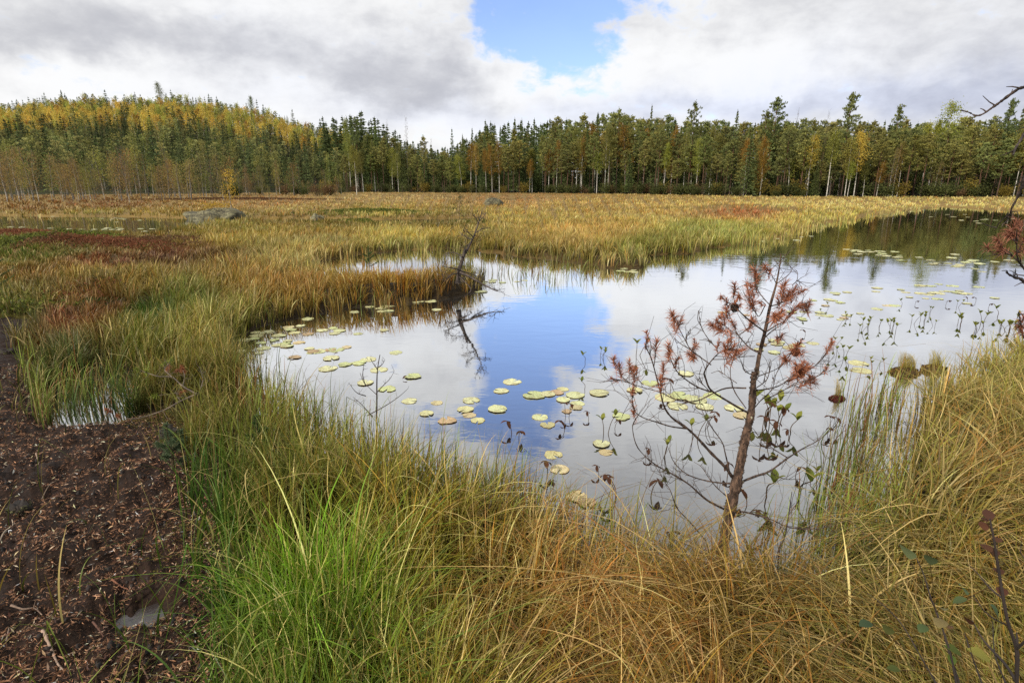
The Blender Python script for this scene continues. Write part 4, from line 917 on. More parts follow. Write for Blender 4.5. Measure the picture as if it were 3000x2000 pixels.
# ------------------------------------------------------------------ the dead young pine at the waterside
def dead_pine():
    C1 = lambda x, y: (1900 + x * .28694, 720 + y * .28694)
    C2 = lambda x, y: (1700 + x * .38259, 1100 + y * .38259)
    C4 = lambda x, y: (1700 + x * .6378, 700 + y * .6378)
    g = ground(2100, 1668, 0.05); Y0 = float(g[1])
    def W(pt, dy=0.0): return deep(pt[0], pt[1], Y0 + dy)
    root = empty('dead_pine', (float(g[0]), Y0, 0.0)); O = np.array([float(g[0]), Y0, 0.0])
    tag(root, 'dead young pine with rust-red needle tufts leaning over the near water', 'pine')
    bark = lin((92, 72, 58)); bark2 = lin((82, 66, 56)); rust_lo, rust_hi = lin((114, 64, 46)), lin((200, 134, 100))
    tp = [C2(1060, 1470), C2(1080, 1380), C2(1110, 1220), C2(1150, 1020), C2(1190, 850), C2(1220, 700), C2(1270, 450), C2(1310, 270), C2(1330, 0), C1(1100, 1300), C1(1130, 1120), C1(1190, 870), C1(1240, 620), C1(1305, 385), C1(1340, 190), C1(1352, 80)]
    n = len(tp); pts = np.array([W(p, .12 * i / n) for i, p in enumerate(tp)]); pts[:2, 2] -= .03
    rad = np.array([31, 30, 29, 27, 26, 23, 21, 19, 13, 11.5, 9.5, 8.5, 7, 4.6, 3, 2]) * .001
    P_ = spline(pts, 90); r_ = np.interp(np.linspace(0, 1, 90), np.linspace(0, 1, n), rad) * (1 + .10 * rng.normal(size=90) * np.linspace(1, .3, 90))
    mb = MB(); tube(mb, P_ - O, r_, bark, 12)
    # bark flakes and lichen on the lower stem
    k = 420; i = rng.integers(2, 56, k); th = rng.random(k) * 6.3
    c = P_[i] - O + np.stack([np.cos(th), np.sin(th), rng.normal(size=k) * .2], -1) * r_[i][:, None] * 1.05
    fl = np.where((rng.random(k) < .22)[:, None], lin((142, 140, 122)), bark * rng.uniform(.5, 1.5, (k, 1)))
    cards(mb, c, nrm(k) * (.3, .3, 1), .014 * rng.uniform(.5, 1.5, k), .010, fl)
    mb.build('trunk', M_BARK_NEAR, root)
    # branches: (depth offset at the tip, start radius mm, path, tufts on it)
    BR = [
     (-.30, 13, [C2(1290, 285), C2(1230, 255), C2(1120, 190), C2(1000, 110), C1(582, 1350), C1(570, 1290), C1(620, 1200), C1(700, 1110), C1(760, 1070), C1(860, 1040)], [C1(880, 1020), C1(820, 960), C1(770, 1010), C1(840, 890), C1(930, 1070), C1(890, 1110), C1(980, 1060), C1(720, 980)]),
     (-.45, 8, [C1(640, 1490), C1(560, 1465), C1(480, 1430), C1(350, 1340), C1(270, 1250), C1(222, 1140), C1(205, 1030)], [C1(205, 1010), C1(215, 1080)]),
     (-.1, 7, [C1(270, 1250), C1(285, 1200), C1(300, 1150)], [C1(305, 1140)]),
     (.30, 9, [C1(1130, 1090), C1(1060, 1060), C1(1000, 1010), C1(920, 915), C1(875, 830), C1(830, 720), C1(795, 650)], [C1(790, 630), C1(850, 780), C1(760, 700)]),
     (.20, 5, [C1(920, 915), C1(860, 880), C1(780, 820), C1(690, 760)], [C1(690, 760), C1(720, 730), C1(640, 800), C1(670, 830), C1(740, 790)]),
     (.35, 5, [C1(920, 915), C1(990, 860), C1(1060, 800), C1(1100, 760)], [C1(1090, 765), C1(1060, 740)]),
     (-.20, 8, [C1(1185, 875), C1(1080, 800), C1(960, 700), C1(890, 610), C1(868, 500), C1(875, 400)], [C1(875, 390), C1(920, 520), C1(940, 600), C1(900, 560)]),
     (-.10, 5, [C1(900, 630), C1(850, 600), C1(790, 560), C1(745, 520)], [C1(745, 520), C1(790, 550)]),
     (.25, 6, [C1(1245, 610), C1(1170, 530), C1(1110, 440), C1(1080, 330), C1(1075, 250)], [C1(1080, 240), C1(1110, 290), C1(1110, 360), C1(1090, 420)]),
     (.3, 4, [C1(1105, 440), C1(1050, 400), C1(1000, 380)], [C1(1000, 385), C1(1040, 400)]),
     (.1, 5, [C1(1195, 600), C1(1120, 720), C1(1060, 560), C1(1030, 500)], [C1(1030, 500), C1(1060, 570), C1(1130, 580)]),
     (-.15, 4, [C1(1305, 385), C1(1240, 270), C1(1185, 200)], [C1(1190, 200), C1(1235, 250)]),
     (.15, 4.5, [C1(1310, 385), C1(1400, 320), C1(1450, 270), C1(1472, 220)], []),
     (.2, 4, [C1(1470, 400), C1(1515, 350), C1(1520, 270), C1(1490, 240)], []),
     (.2, 3, [C1(1500, 370), C1(1560, 325)], []),
     (.1, 3, [C1(1338, 195), C1(1385, 130), C1(1400, 90)], []),
     (.1, 3, [C1(1335, 190), C1(1290, 150), C1(1275, 135)], []),
     (.28, 7, [C1(1250, 615), C1(1340, 590), C1(1420, 540), C1(1500, 490), C1(1590, 470)], [C1(1590, 450), C1(1480, 470), C1(1340, 480), C1(1320, 540), C1(1400, 370), C1(1500, 420), C1(1360, 430), C1(1440, 480)]),
     (.35, 8, [C1(1195, 880), C1(1290, 820), C1(1380, 770), C1(1500, 655), C1(1610, 580), C1(1680, 565)], [C1(1650, 570), C1(1540, 620), C1(1560, 590), C1(1600, 610)]),
     (-.2, 5, [C1(1215, 800), C1(1260, 760), C1(1300, 720), C1(1370, 660)], [C1(1370, 650), C1(1290, 720), C1(1280, 690), C1(1380, 700), C1(1340, 690)]),
     (.2, 6, [C1(1185, 940), C1(1270, 860), C1(1390, 780), C1(1520, 640)], [C1(1510, 620)]),
     (-.1, 4, [C1(1160, 1020), C1(1230, 990), C1(1300, 960), C1(1370, 915)], [C1(1370, 910), C1(1310, 940)]),
     (-.3, 5, [C1(1120, 1330), C1(1230, 1290), C1(1330, 1240), C1(1430, 1130), C1(1500, 1050), C1(1560, 980)], [C1(1560, 970), C1(1520, 1010), C1(1470, 1060), C1(1390, 1170), C1(1380, 1140)]),
     (-.35, 8, [C1(1075, 1475), C1(1180, 1465), C1(1300, 1440), C1(1400, 1390), C1(1500, 1330), C1(1560, 1270)], [C1(1560, 1230), C1(1510, 1210), C1(1620, 1210), C1(1600, 1250), C1(1530, 1270), C1(1650, 1240), C1(1590, 1180)]),
     (.3, 7, [C1(1200, 1565), C1(1290, 1520), C1(1400, 1460), C1(1500, 1400), C1(1620, 1370), C1(1690, 1360)], [C1(1690, 1350), C1(1650, 1340), C1(1640, 1380)]),
     (.1, 5, [C1(1400, 1460), C1(1520, 1410), C1(1700, 1345), C1(1800, 1270)], [C1(1815, 1240)]),
     (.4, 6, [C1(1420, 1390), C1(1600, 1290), C1(1700, 1225), C1(1770, 1160), C1(1820, 1090)], [C1(1810, 1040), C1(1870, 960), C1(1880, 990)]),
     (.3, 15, [C2(1225, 815), C2(1340, 770), C2(1450, 730), C2(1590, 630), C2(1700, 560), C2(1830, 490), C2(1950, 390)], []),
     (.1, 6, [C2(1590, 630), C2(1480, 560), C2(1380, 480), C2(1320, 400)], []),
     (.4, 4, [C2(1450, 735), C2(1560, 790), C2(1690, 790)], []),
     (-.3, 11, [C2(1185, 1040), C2(1250, 1042), C2(1330, 1060), C2(1460, 1100), C2(1600, 1160), C2(1750, 1175), C2(1900, 1155), C2(2090, 1090)], []),
     (-.35, 12, [C2(1110, 1025), C2(1000, 970), C2(930, 920), C2(830, 830), C2(700, 750), C2(560, 670), C2(440, 550), C2(400, 400), C2(425, 325)], []),
     (.25, 10, [C2(1155, 825), C2(1070, 820), C2(950, 800), C2(830, 760), C2(740, 690), C2(690, 600), C2(690, 480)], []),
     (-.4, 17, [C2(1165, 775), C2(1100, 690), C2(1000, 590), C2(900, 480), C2(820, 405), C2(700, 320), C2(640, 230), C2(612, 120), C4(330, 560), C4(305, 500), C4(303, 450)], [C4(303, 430), C4(308, 460), C4(350, 470), C4(370, 640), C4(382, 580)]),
     (-.2, 8, [C2(820, 405), C2(700, 390), C2(600, 360), C2(480, 320), C2(415, 270), C2(400, 200), C2(405, 110)], [C2(400, 205), C2(405, 95), C2(405, 280)]),
     (.0, 8, [C2(1270, 95), C2(1100, 100), C2(900, 190), C2(750, 190), C2(620, 130), C2(480, 90), C2(330, 40), C2(250, 20)], [C2(235, 20)]),
     (.1, 5, [C4(260, 680), C4(200, 640), C4(178, 600), C4(150, 550)], [C4(150, 545), C4(178, 575)]),
     (.2, 4, [C4(290, 670), C4(250, 630), C4(228, 590), C4(222, 560)], [C4(225, 560), C4(232, 590), C4(260, 595), C4(245, 600)]),
     (.35, 7, [C1(640, 1215), C1(520, 1130), C1(430, 1060), C1(355, 925), C1(290, 805), C1(250, 740)], [C1(240, 720), C1(235, 690), C1(500, 1010), C1(450, 1120), C1(440, 1160), C1(410, 1100), C1(470, 960)]),
     (.3, 4, [C1(290, 805), C1(325, 770)], [C1(335, 755)]),
     (.3, 4, [C1(400, 1010), C1(380, 930), C1(425, 850)], [C1(425, 840), C1(395, 890)]),
     (.1, 5, [C1(430, 1060), C1(330, 1000), C1(270, 950)], [C1(262, 945)]),
     (.35, 6, [C1(700, 1050), C1(610, 950), C1(545, 840), C1(520, 740), C1(510, 660)], [C1(510, 660), C1(545, 680), C1(560, 950), C1(520, 960), C1(520, 780), C1(620, 1010)]),
     (.2, 6, [C4(762, 778), C4(705, 690), C4(690, 590), C4(730, 500), C4(745, 450)], []),
     (.35, 9, [C4(690, 1090), C4(665, 980), C4(650, 930), C4(600, 860), C4(560, 790), C4(540, 720)], []),
     (.2, 7, [C2(1130, 930), C2(1050, 860), C2(990, 790), C2(930, 700), C2(870, 660)], []),
     (.15, 6, [C4(780, 800), C4(830, 740), C4(880, 690), C4(900, 620), C4(930, 560)], [C4(935, 555)]),
     (-.15, 5, [C4(800, 690), C4(860, 640), C4(870, 560)], [C4(870, 550), C4(850, 605)]),
     (-.2, 5, [C1(1110, 1340), C1(1000, 1290), C1(960, 1250)], [C1(960, 1250), C1(985, 1290)]),
     (.2, 4, [C1(900, 1400), C1(800, 1330), C1(730, 1280)], [C1(725, 1275), C1(640, 1300)]),
     (-.2, 4, [C1(620, 1480), C1(540, 1400), C1(470, 1340)], [C1(470, 1340), C1(530, 1370), C1(545, 1230)]),
     (.1, 4, [C1(1080, 1400), C1(1120, 1340), C1(1130, 1310)], [C1(1130, 1320)]),
     (.0, 8, [C2(960, 1260), C2(840, 1120), C2(740, 1010), C2(690, 880), C2(640, 800), C2(560, 670)], []),
    ]
    nt_ = 0
    for bi, (dy, r0, path, tufts) in enumerate(BR):
        m = len(path); sy = 0.0
        # branches that start on another branch begin at its depth, roughly half way out
        start_on_trunk = bi in (0, 3, 6, 8, 11, 12, 17, 18, 19, 20, 21, 22, 23, 24, 27, 30, 31, 32, 33)
        s0 = .05 if start_on_trunk else dy * .5
        pp = np.array([W(p, s0 + (dy - s0) * (i / max(1, m - 1)) ** .9) for i, p in enumerate(path)])
        k = max(8, m * 5); sp = spline(pp, k); 
        L_ = np.linalg.norm(np.diff(sp, axis=0), axis=1).sum()
        r = np.linspace(r0 * .5, 1.15, k) * .001 * (1 + .12 * rng.normal(size=k))
        mb = MB(); tube(mb, sp - O, r, bark2, 7)
        # side twigs, bare
        nt = int(L_ * 30) if (len(tufts) < 4) else int(L_ * 9)
        for _ in range(nt):
            j = rng.integers(k // 5, k - 1); d = unit(sp[min(j + 1, k - 1)] - sp[j - 1]); s = sp[j]
            l = rng.uniform(.03, .22); o1 = unit(d * .9 + rng.normal(size=3) * .8); e = s + o1 * l * .5; e2 = e + unit(o1 + rng.normal(size=3) * .5 + (0, 0, .35)) * l * .5
            tube(mb, np.array([s, e, e2]) - O, [.0016, .0012, .0007], bark2 * 1.1, 3)
            if rng.random() < .4:
                e3 = e + unit(o1 + rng.normal(size=3) * .7) * l * .5; tube(mb, np.array([e, (e + e3)/2 + (0, 0, .004), e3]) - O, [.0011, .0009, .0006], bark2 * 1.1, 3)
        tw = []
        for t in tufts:
            q = W(t, dy * rng.uniform(.6, 1.1) + rng.normal() * .04); j = int(np.argmin(np.linalg.norm(sp - q, axis=1)))
            j0 = max(0, j - 3); 
            if np.linalg.norm(sp[j] - q) > .012:
                mid = (sp[j0] + q) / 2 + rng.normal(size=3) * .008; tube(mb, spline([sp[j0], mid, q], 6) - O, np.linspace(.0022, .0013, 6), bark2, 5)
                ax = q - mid
            else: ax = sp[min(j + 1, k - 1)] - sp[max(j - 2, 0)]
            tw.append((q, ax))
        b = mb.build('branch', M_BARK_NEAR, root)
        for q, ax in tw:
            if nt_ >= 100: break
            nb = MB(); big = rng.uniform(.6, 1.35)
            needles(nb, q - O, ax + np.array([0, 0, .02]), int(78 * big), .040 * big, rust_lo, rust_hi, .075 * big, .75, .0013)
            nb.build('needle_tuft', M_NEEDLE, b); nt_ += 1
    for c in (C1(878, 630), C1(1558, 1305), C1(1500, 1085)):
        q = W(c, -.18); cb = MB(); n_ = 90; i = np.arange(n_); ph = i * 2.4; z = 1 - 2 * (i + .5) / n_; rr = np.sqrt(1 - z*z)
        d = np.stack([rr * np.cos(ph), rr * np.sin(ph), z * 1.2], -1); cards(cb, q - O + d * .014, d + (0, 0, -.6), .014, .012, lin((60, 46, 36)) * rng.uniform(.6, 1.3, (n_, 1)), fold=.4)
        v = []; tube(cb, np.array([(0, 0, -.014), (0, 0, -.006), (0, 0, .006), (0, 0, .014)]) + q - O, [.004, .011, .011, .003], lin((40, 32, 26)), 8)
        cb.build('cone', M_BARK, root)
dead_pine()

# ------------------------------------------------------------------ the second dead pine, just outside on the right, reaching in
def edge_pine():
    E = lambda x, y: (2600 + x * .5102, 200 + y * .5102)
    Y0 = 1.75; tx = 2.05; O = np.array([tx, Y0 + .1, 0.0])
    root = empty('dead_pine', tuple(O)); tag(root, 'dead pine at the right edge reaching crooked bare boughs and red tufts over the water', 'pine')
    bark = lin((70, 58, 52)); mb = MB(); p = np.array([(.05, 0, -.1), (.03, .02, .5), (-.03, .03, 1.1), (.02, -.02, 1.7), (.09, .03, 2.2), (.06, 0, 2.75)]); sp = spline(p, 60); tube(mb, sp, np.linspace(.030, .006, 60) * (1 + .10 * rng.normal(size=60)), bark, 10)
    for k in range(26):
        j = rng.integers(8, 58); a = rng.uniform(-1.2, 1.8); l = rng.uniform(.08, .45) * (1.2 - j / 60); e = sp[j] + np.array([math.cos(a) * l, math.sin(a) * l, l * rng.uniform(-.1, .6)]); m = (sp[j] + e) / 2 + rng.normal(size=3) * .03; tube(mb, spline([sp[j], m, e], 6), np.linspace(.006, .0015, 6), bark, 5)
        for q in range(3): e2 = m + unit(e - m + rng.normal(size=3) * .12) * l * .5; tube(mb, [m, (m + e2) / 2 + rng.normal(size=3) * .01, e2], [.0025, .002, .001], bark, 3)
    tsp = sp; mb.build('trunk', M_BARK_NEAR, root)
    def W(q, dy): return deep(q[0], q[1], Y0 + dy)
    def br(path, dy, r0, tufts=(), r1=1.4, sub=5, attach=True):
        m = len(path); pp = np.array([W(q, dy * (i / max(1, m - 1))) for i, q in enumerate(path)])
        if attach:
            j = int(np.argmin(np.abs(tsp[:, 2] - max(.25, pp[0, 2] - .10)))); pp = np.vstack([O + tsp[j], O + tsp[j] * .55 + (pp[0] - O) * .45 + (0, .02, .02), pp]); m += 2
        k = m * 6; s = spline(pp, k); r = np.linspace(r0, r1, k) * .001 * (1 + .18 * rng.normal(size=k)); b = MB(); tube(b, s - O, r, bark, 8)
        for _ in range(sub):
            j = rng.integers(k // 3, k - 1); e = s[j] + unit(rng.normal(size=3) + np.array([-.4, 0, .3])) * rng.uniform(.01, .05); tube(b, np.array([s[j], (s[j] + e) / 2 + rng.normal(size=3) * .003, e]) - O, [.0022, .0016, .0008], bark, 4)
        tw = []
        for t in tufts:
            q = W(t, dy * .7); j = int(np.argmin(np.linalg.norm(s - q, axis=1))); j0 = max(0, j - 4); mid = (s[j0] + q) / 2 + rng.normal(size=3) * .006
            tube(b, spline([s[j0], mid, q], 6) - O, np.linspace(.0022, .0012, 6), bark, 4); tw.append((q, q - mid))
        bo = b.build('branch', M_BARK_NEAR, root)
        for q, ax in tw:
            nb = MB(); needles(nb, q - O, ax, 48, .030, lin((110, 68, 52)), lin((172, 116, 92)), .03, .9, .0009); nb.build('needle_tuft', M_NEEDLE, bo)
    br([(3060, 240), E(784, 110), E(755, 118), E(700, 155), E(640, 200), E(600, 228), E(545, 265), E(505, 272), E(470, 255), E(420, 241)], .15, 6, r1=1.5)
    br([(3060, 330), E(800, 360), E(770, 405), E(740, 450), E(722, 498)], -.1, 6, r1=2)
    br([(3050, 480), E(800, 610), E(770, 690), E(745, 745), E(715, 800), E(700, 850), E(668, 908)], .1, 6, r1=1.3)
    br([E(705, 835), E(680, 855), E(640, 890), E(620, 932)], .05, 2, r1=.8, attach=False, sub=2)
    br([(3080, 900), E(784, 1150), E(748, 1090), E(742, 1000), E(742, 930)], -.1, 4.5, [E(742, 885), E(760, 900), E(700, 940), E(680, 960), E(715, 950), E(784, 985), E(784, 1045)], r1=1.3)
    br([(3080, 880), E(760, 1120), E(700, 1070), E(665, 1060), E(600, 1030)], .12, 3.5, [E(650, 1010), E(640, 1045), E(570, 1026), E(630, 985)], r1=1)
    br([(3090, 920), E(784, 1225), E(740, 1205), E(700, 1185), E(682, 1170)], .1, 6, r1=2.5)
    br([(3090, 1000), E(800, 1560), E(770, 1480), E(752, 1400)], -.1, 4, [E(784, 1430), E(775, 1480), E(750, 1480)], r1=1.5)
edge_pine()

# ------------------------------------------------------------------ lily pads
def pad_mesh(notch, wav, c0, seed):
    r = np.random.default_rng(seed); na = 28; a = np.linspace(notch, 2*math.pi - notch, na); mb = MB(); rings = [0.0, .35, .7, .93, 1.0]
    rad = 1 + wav * (np.sin(a * 3 + seed) * .5 + np.sin(a * 7 + 2 * seed) * .3 + r.normal(size=na) * .15)
    v, c = [], []
    spots = r.random((8, 3)) * (6.28, 1, .25)
    for k, q in enumerate(rings):
        z = .03 * q**4 + (.05 * np.maximum(0, np.sin(a * 2 + seed)) ** 3 * (seed % 2) + .02 * np.sin(a * 5 + seed) + .012 * r.normal(size=na)) * q**3 + 0.004
        v.append(np.stack([np.cos(a) * rad * q, np.sin(a) * rad * q, z * 1.0], -1))
        base = np.array(c0) * (1 + .08 * np.sin(a * 9)[:, None] * (q > .2)) * (1.05 if q < .2 else 1)
        edge = lin((150, 112, 60)) * .9; w = (0.55 if k == 4 else .12 if k == 3 else 0) * r.random((na, 1)) * 1.3
        col = base * (1 - w) + edge * w
        for sa, sq, sw in spots:
            g = np.exp(-((a - sa) / .25)**2 - ((q - sq) / .2)**2)[:, None] * .55; col = col * (1 - g) + lin((140, 120, 62)) * g
        c.append(col)
    v.append(v[-1] * (1, 1, 0) + (0, 0, -.012)); c.append(c[-1] * .6)
    v, c = np.concatenate(v), np.concatenate(c); i = np.arange(len(rings))[:, None] * na; j = np.arange(na - 1)[None]
    f = np.stack([i + j, i + j + 1, i + na + j + 1, i + na + j], -1).reshape(-1, 4); mb.add(v, f, np.clip(c, 0, .9)); return mb
m_, t_ = new_mat('lily_pad'); cc_ = attr_color(t_, True); tcx = t_.nodes.new('ShaderNodeTexCoord'); nz = noise(tcx.outputs['Object'], 5.0, 5, .6)
cc_ = mixc(1.0, cc_, mixc(smooth(nz, .35, .65), (.78, .80, .62), (1.12, 1.1, 1.1)), 'MULTIPLY')
p_ = t_.nodes.new('ShaderNodeBsdfPrincipled'); t_.links.new(cc_, p_.inputs['Base Color']); p_.inputs['Roughness'].default_value = .32; p_.inputs['Specular IOR Level'].default_value = .6
b_ = t_.nodes.new('ShaderNodeBump'); b_.inputs['Strength'].default_value = .35; b_.inputs['Distance'].default_value = .05; t_.links.new(nz.s, b_.inputs['Height']); t_.links.new(b_.outputs[0], p_.inputs['Normal']); out(t_, p_.outputs[0]); M_PAD = m_
PADS = [pad_mesh(.10 + .05 * (k % 3), (.05, .09, .15, .07, .12, .2)[k], lin(((204, 208, 160), (212, 212, 168), (196, 204, 146), (206, 204, 158), (206, 202, 152), (190, 176, 136))[k]), k + 3).mesh('lily_pad', M_PAD) for k in range(6)]
# (x, y, width in the photo, kind: 0 yellow-green, 1 pinkish or browned)
NEARP = [(1500, 1118, 62, 0, 'pale pad at the edge of the blue reflection, farthest of its loose group'), (1468, 1145, 52, 0, 'pale pad just nearer than the farthest of the loose group'), (1565, 1158, 72, 0, 'large pad at the left end of the raft in the blue reflection'), (1605, 1155, 50, 0, 'pad lapping the large one in the blue reflection'),
 (1648, 1140, 42, 0, 'small pad at the back of the raft in the blue reflection'), (1628, 1150, 50, 1, 'browned pad between the two halves of the raft'), (1685, 1158, 62, 0, 'broad pad at the right end of the raft in the blue reflection'), (1650, 1172, 46, 0, 'narrow pad on the near side of the raft'), (1692, 1182, 48, 0, 'pad with turned-up rim below the broad one'),
 (1688, 1194, 44, 1, 'pinkish pad nearest of the raft'), (1660, 1205, 26, 1, 'little pink pad just nearer than the raft'), (1755, 1152, 64, 0, 'round pad by itself right of the raft'), (1582, 1222, 54, 0, 'oval pad by itself on the dark blue water'), (1605, 1245, 50, 1, 'half-sunken pinkish pad below the oval one'), (1820, 1221, 58, 0, 'pad with a folded notch left of the dead pine boughs'),
 (1762, 1301, 56, 0, 'pad beside the bogbean shoot near the sedge'), (1775, 1325, 46, 1, 'faded pink pad below the pad beside the bogbean shoot'), (1380, 1173, 58, 0, 'pad with bitten dark rim left of the raft'), (1363, 1200, 56, 0, 'pad second nearer left of the raft'), (1458, 1199, 64, 0, 'round pad between the left pads and the dark blue water'), (1375, 1216, 46, 1, 'sunken brownish pad left of the raft'),
 (1400, 1232, 48, 0, 'yellowed pad behind the sedge tips'), (1310, 1232, 60, 1, 'pinkish pad seen through sedge'), (1250, 1212, 46, 0, 'pad half hidden by sedge tips'), (1280, 1180, 40, 1, 'small faded pad behind the sedge'), (1200, 1175, 50, 0, 'pad close right of the bare twig sapling'), (1135, 1140, 56, 0, 'round pad just right of the bare twig sapling stem'), (1070, 1122, 52, 0, 'pad crossed by the twigs of the bare sapling'),
 (1110, 1083, 58, 0, 'pad beyond the top of the bare sapling'), (1080, 1053, 50, 0, 'broad green pad lapped by a smaller one beyond the bare sapling'), (1052, 1064, 46, 0, 'smaller pad lapping the broad green one'), (1210, 1103, 54, 0, 'cream pad with a curled brown leaf on it'), (1160, 1033, 42, 0, 'ragged pad alone on the grey water'),
 (960, 1080, 60, 0, 'pad left of the bare sapling in the reeds'), (1010, 1068, 44, 0, 'pad left of the two lapping pads'), (970, 1050, 52, 0, 'pad beyond the reeds left of the sapling'), (985, 1025, 50, 0, 'pad with a brown leaf just in front of it'), (1950, 1165, 70, 0, 'large pad behind the boughs of the dead pine'), (1995, 1160, 70, 0, 'pad behind the boughs, second of the big four'), (2040, 1172, 66, 0, 'pad behind the boughs, third of the big four'), (2090, 1160, 60, 0, 'pad behind the boughs, last of the big four'),
 (1985, 1190, 64, 0, 'pad nearer than the big four'), (2065, 1192, 56, 0, 'pad nearer right than the big four'), (1860, 1144, 52, 0, 'pad seen through the left boughs of the dead pine'), (1905, 1122, 54, 0, 'pad seen through the upper left boughs'), (2150, 1195, 60, 0, 'pad left of the dead pine trunk'), (2175, 1218, 56, 1, 'orange pad left of the dead pine trunk'), (2010, 1095, 50, 0, 'pad beyond the boughs left of the trunk'),
 (2515, 1064, 54, 0, 'upper one of two long pads beyond the red tussock'), (2523, 1086, 54, 0, 'lower one of two long pads beyond the red tussock'), (1690, 1455, 70, 1, 'yellow pad among the sedge in front'), (1720, 1475, 60, 1, 'tan pad among the sedge in front'), (1620, 1332, 60, 1, 'drowned pink pad near the sedge'), (1640, 1375, 62, 1, 'drowned tan pad near the sedge'),
 (1340, 862, 46, 0, 'bright green pad below the leaning bare tree of the hummock'), (1395, 845, 40, 0, 'pad right of the bright green one at the hummock'), (1410, 855, 44, 0, 'pad at the hummock tip'), (1225, 885, 40, 0, 'pad in front of the hummock grass'), (1262, 882, 40, 0, 'second pad in front of the hummock grass'), (1130, 898, 38, 0, 'pad left in front of the hummock grass')]
pads = [(x, y, w, k, lab, None) for x, y, w, k, lab in NEARP]
def cluster(cx, cy, wx, wy, n, w0, w1, lab, grp, pk=.12, rot=0.0):
    for _ in range(n):
        a = rng.normal(size=2) * .5; x = cx + a[0] * wx; y = cy + a[1] * wy + a[0] * wx * rot
        pads.append((x, y, rng.uniform(w0, w1), int(rng.random() < pk), lab, grp))
cluster(900, 968, 150, 30, 18, 30, 46, 'pale lily pad in the raft along the left shore of the pond', 'pads in the raft along the left shore', .1, -.05)
cluster(800, 1000, 130, 34, 14, 34, 50, 'pale lily pad in the far left corner of the pond', 'pads in the far left corner', .1, -.05)
cluster(850, 1025, 150, 30, 14, 36, 52, 'pale lily pad behind the thin reeds at the left', 'pads behind the thin reeds', .2, 0)
cluster(1150, 905, 150, 14, 8, 28, 40, 'pale lily pad along the front of the hummock', 'pads along the hummock', .1, -.05)
cluster(1480, 826, 110, 8, 8, 20, 36, 'pale lily pad below the sparse reeds in mid-pond', 'pads below the sparse reeds', 0, -.02)
cluster(1820, 795, 60, 10, 7, 20, 34, 'lily pad beside the tan reed clump', 'pads beside the tan reed clump', 0)
cluster(270, 672, 260, 8, 26, 16, 34, 'lily pad added for the glints of the bright strip, near side of the far tarn', 'added pads in the bright strip of the far tarn', 0)  # extra pads added to glint in place of ruffled water
cluster(2270, 700, 110, 12, 15, 14, 26, 'white-shining lily pad under the far meadow edge', 'pads under the far meadow edge', 0, -.12)
cluster(2330, 670, 80, 6, 10, 10, 22, 'white-shining lily pad in the narrow arm of the pond', 'pads in the narrow arm', 0, -.12)
cluster(2560, 632, 150, 6, 10, 10, 20, 'lily pad far up the pond arm', 'pads far up the arm', 0, -.11)
cluster(2850, 640, 120, 14, 14, 10, 22, 'lily pad on the dark far water at the right', 'pads on the dark far water', 0)
cluster(2600, 745, 160, 16, 18, 16, 30, 'bright lily pad on the dark tree reflections', 'pads on the tree reflections', 0, .06)
cluster(2800, 770, 130, 20, 20, 16, 32, 'bright lily pad at the edge of the tree reflections', 'pads at the edge of the reflections', 0, .05)
cluster(2700, 860, 300, 34, 30, 20, 36, 'faint yellow lily pad on the silvery water at the right', 'faint pads on the silvery water', .08)
cluster(2420, 910, 200, 36, 20, 24, 40, 'faint yellow lily pad between the dead pine and the bogbean', 'faint pads right of the dead pine', .08)
cluster(2300, 1010, 200, 40, 10, 34, 48, 'yellow lily pad behind the right boughs of the dead pine', 'pads behind the right boughs', .2)
cluster(300, 642, 330, 7, 14, 14, 30, 'white-shining lily pad on the far tarn', 'pads on the far tarn', 0)
np_ = 0
for x, y, w, kd, lab, grp in pads:
    if np_ >= 300: break
    w *= (.87 if grp is None else .74); g = ground(x, y, .0); d = float(np.hypot(*g)); r = w / FPX * math.hypot(d, CAM_Z) / 2
    if float(height(g[:1], g[1:])[0]) > 0.0: continue
    r = float(np.clip(r, .05, .14)); o = link(bpy.data.objects.new('lily_pad', PADS[(5 if kd and rng.random() < .5 else int(rng.integers(5)))]))
    o.location = (float(g[0]), float(g[1]), .001 + .0025 * (np_ % 4)); o.rotation_euler = (rng.normal() * .012, rng.normal() * .012, rng.random() * 6.3); o.scale = (r, r, r * .9)
    v = rng.uniform(.85, 1.1); o.color = (v * .98, v * .82, v * .84, 1) if kd else (v, v, v, 1)
    tag(o, lab, 'lily pad', grp or None); np_ += 1
print('pads', np_)

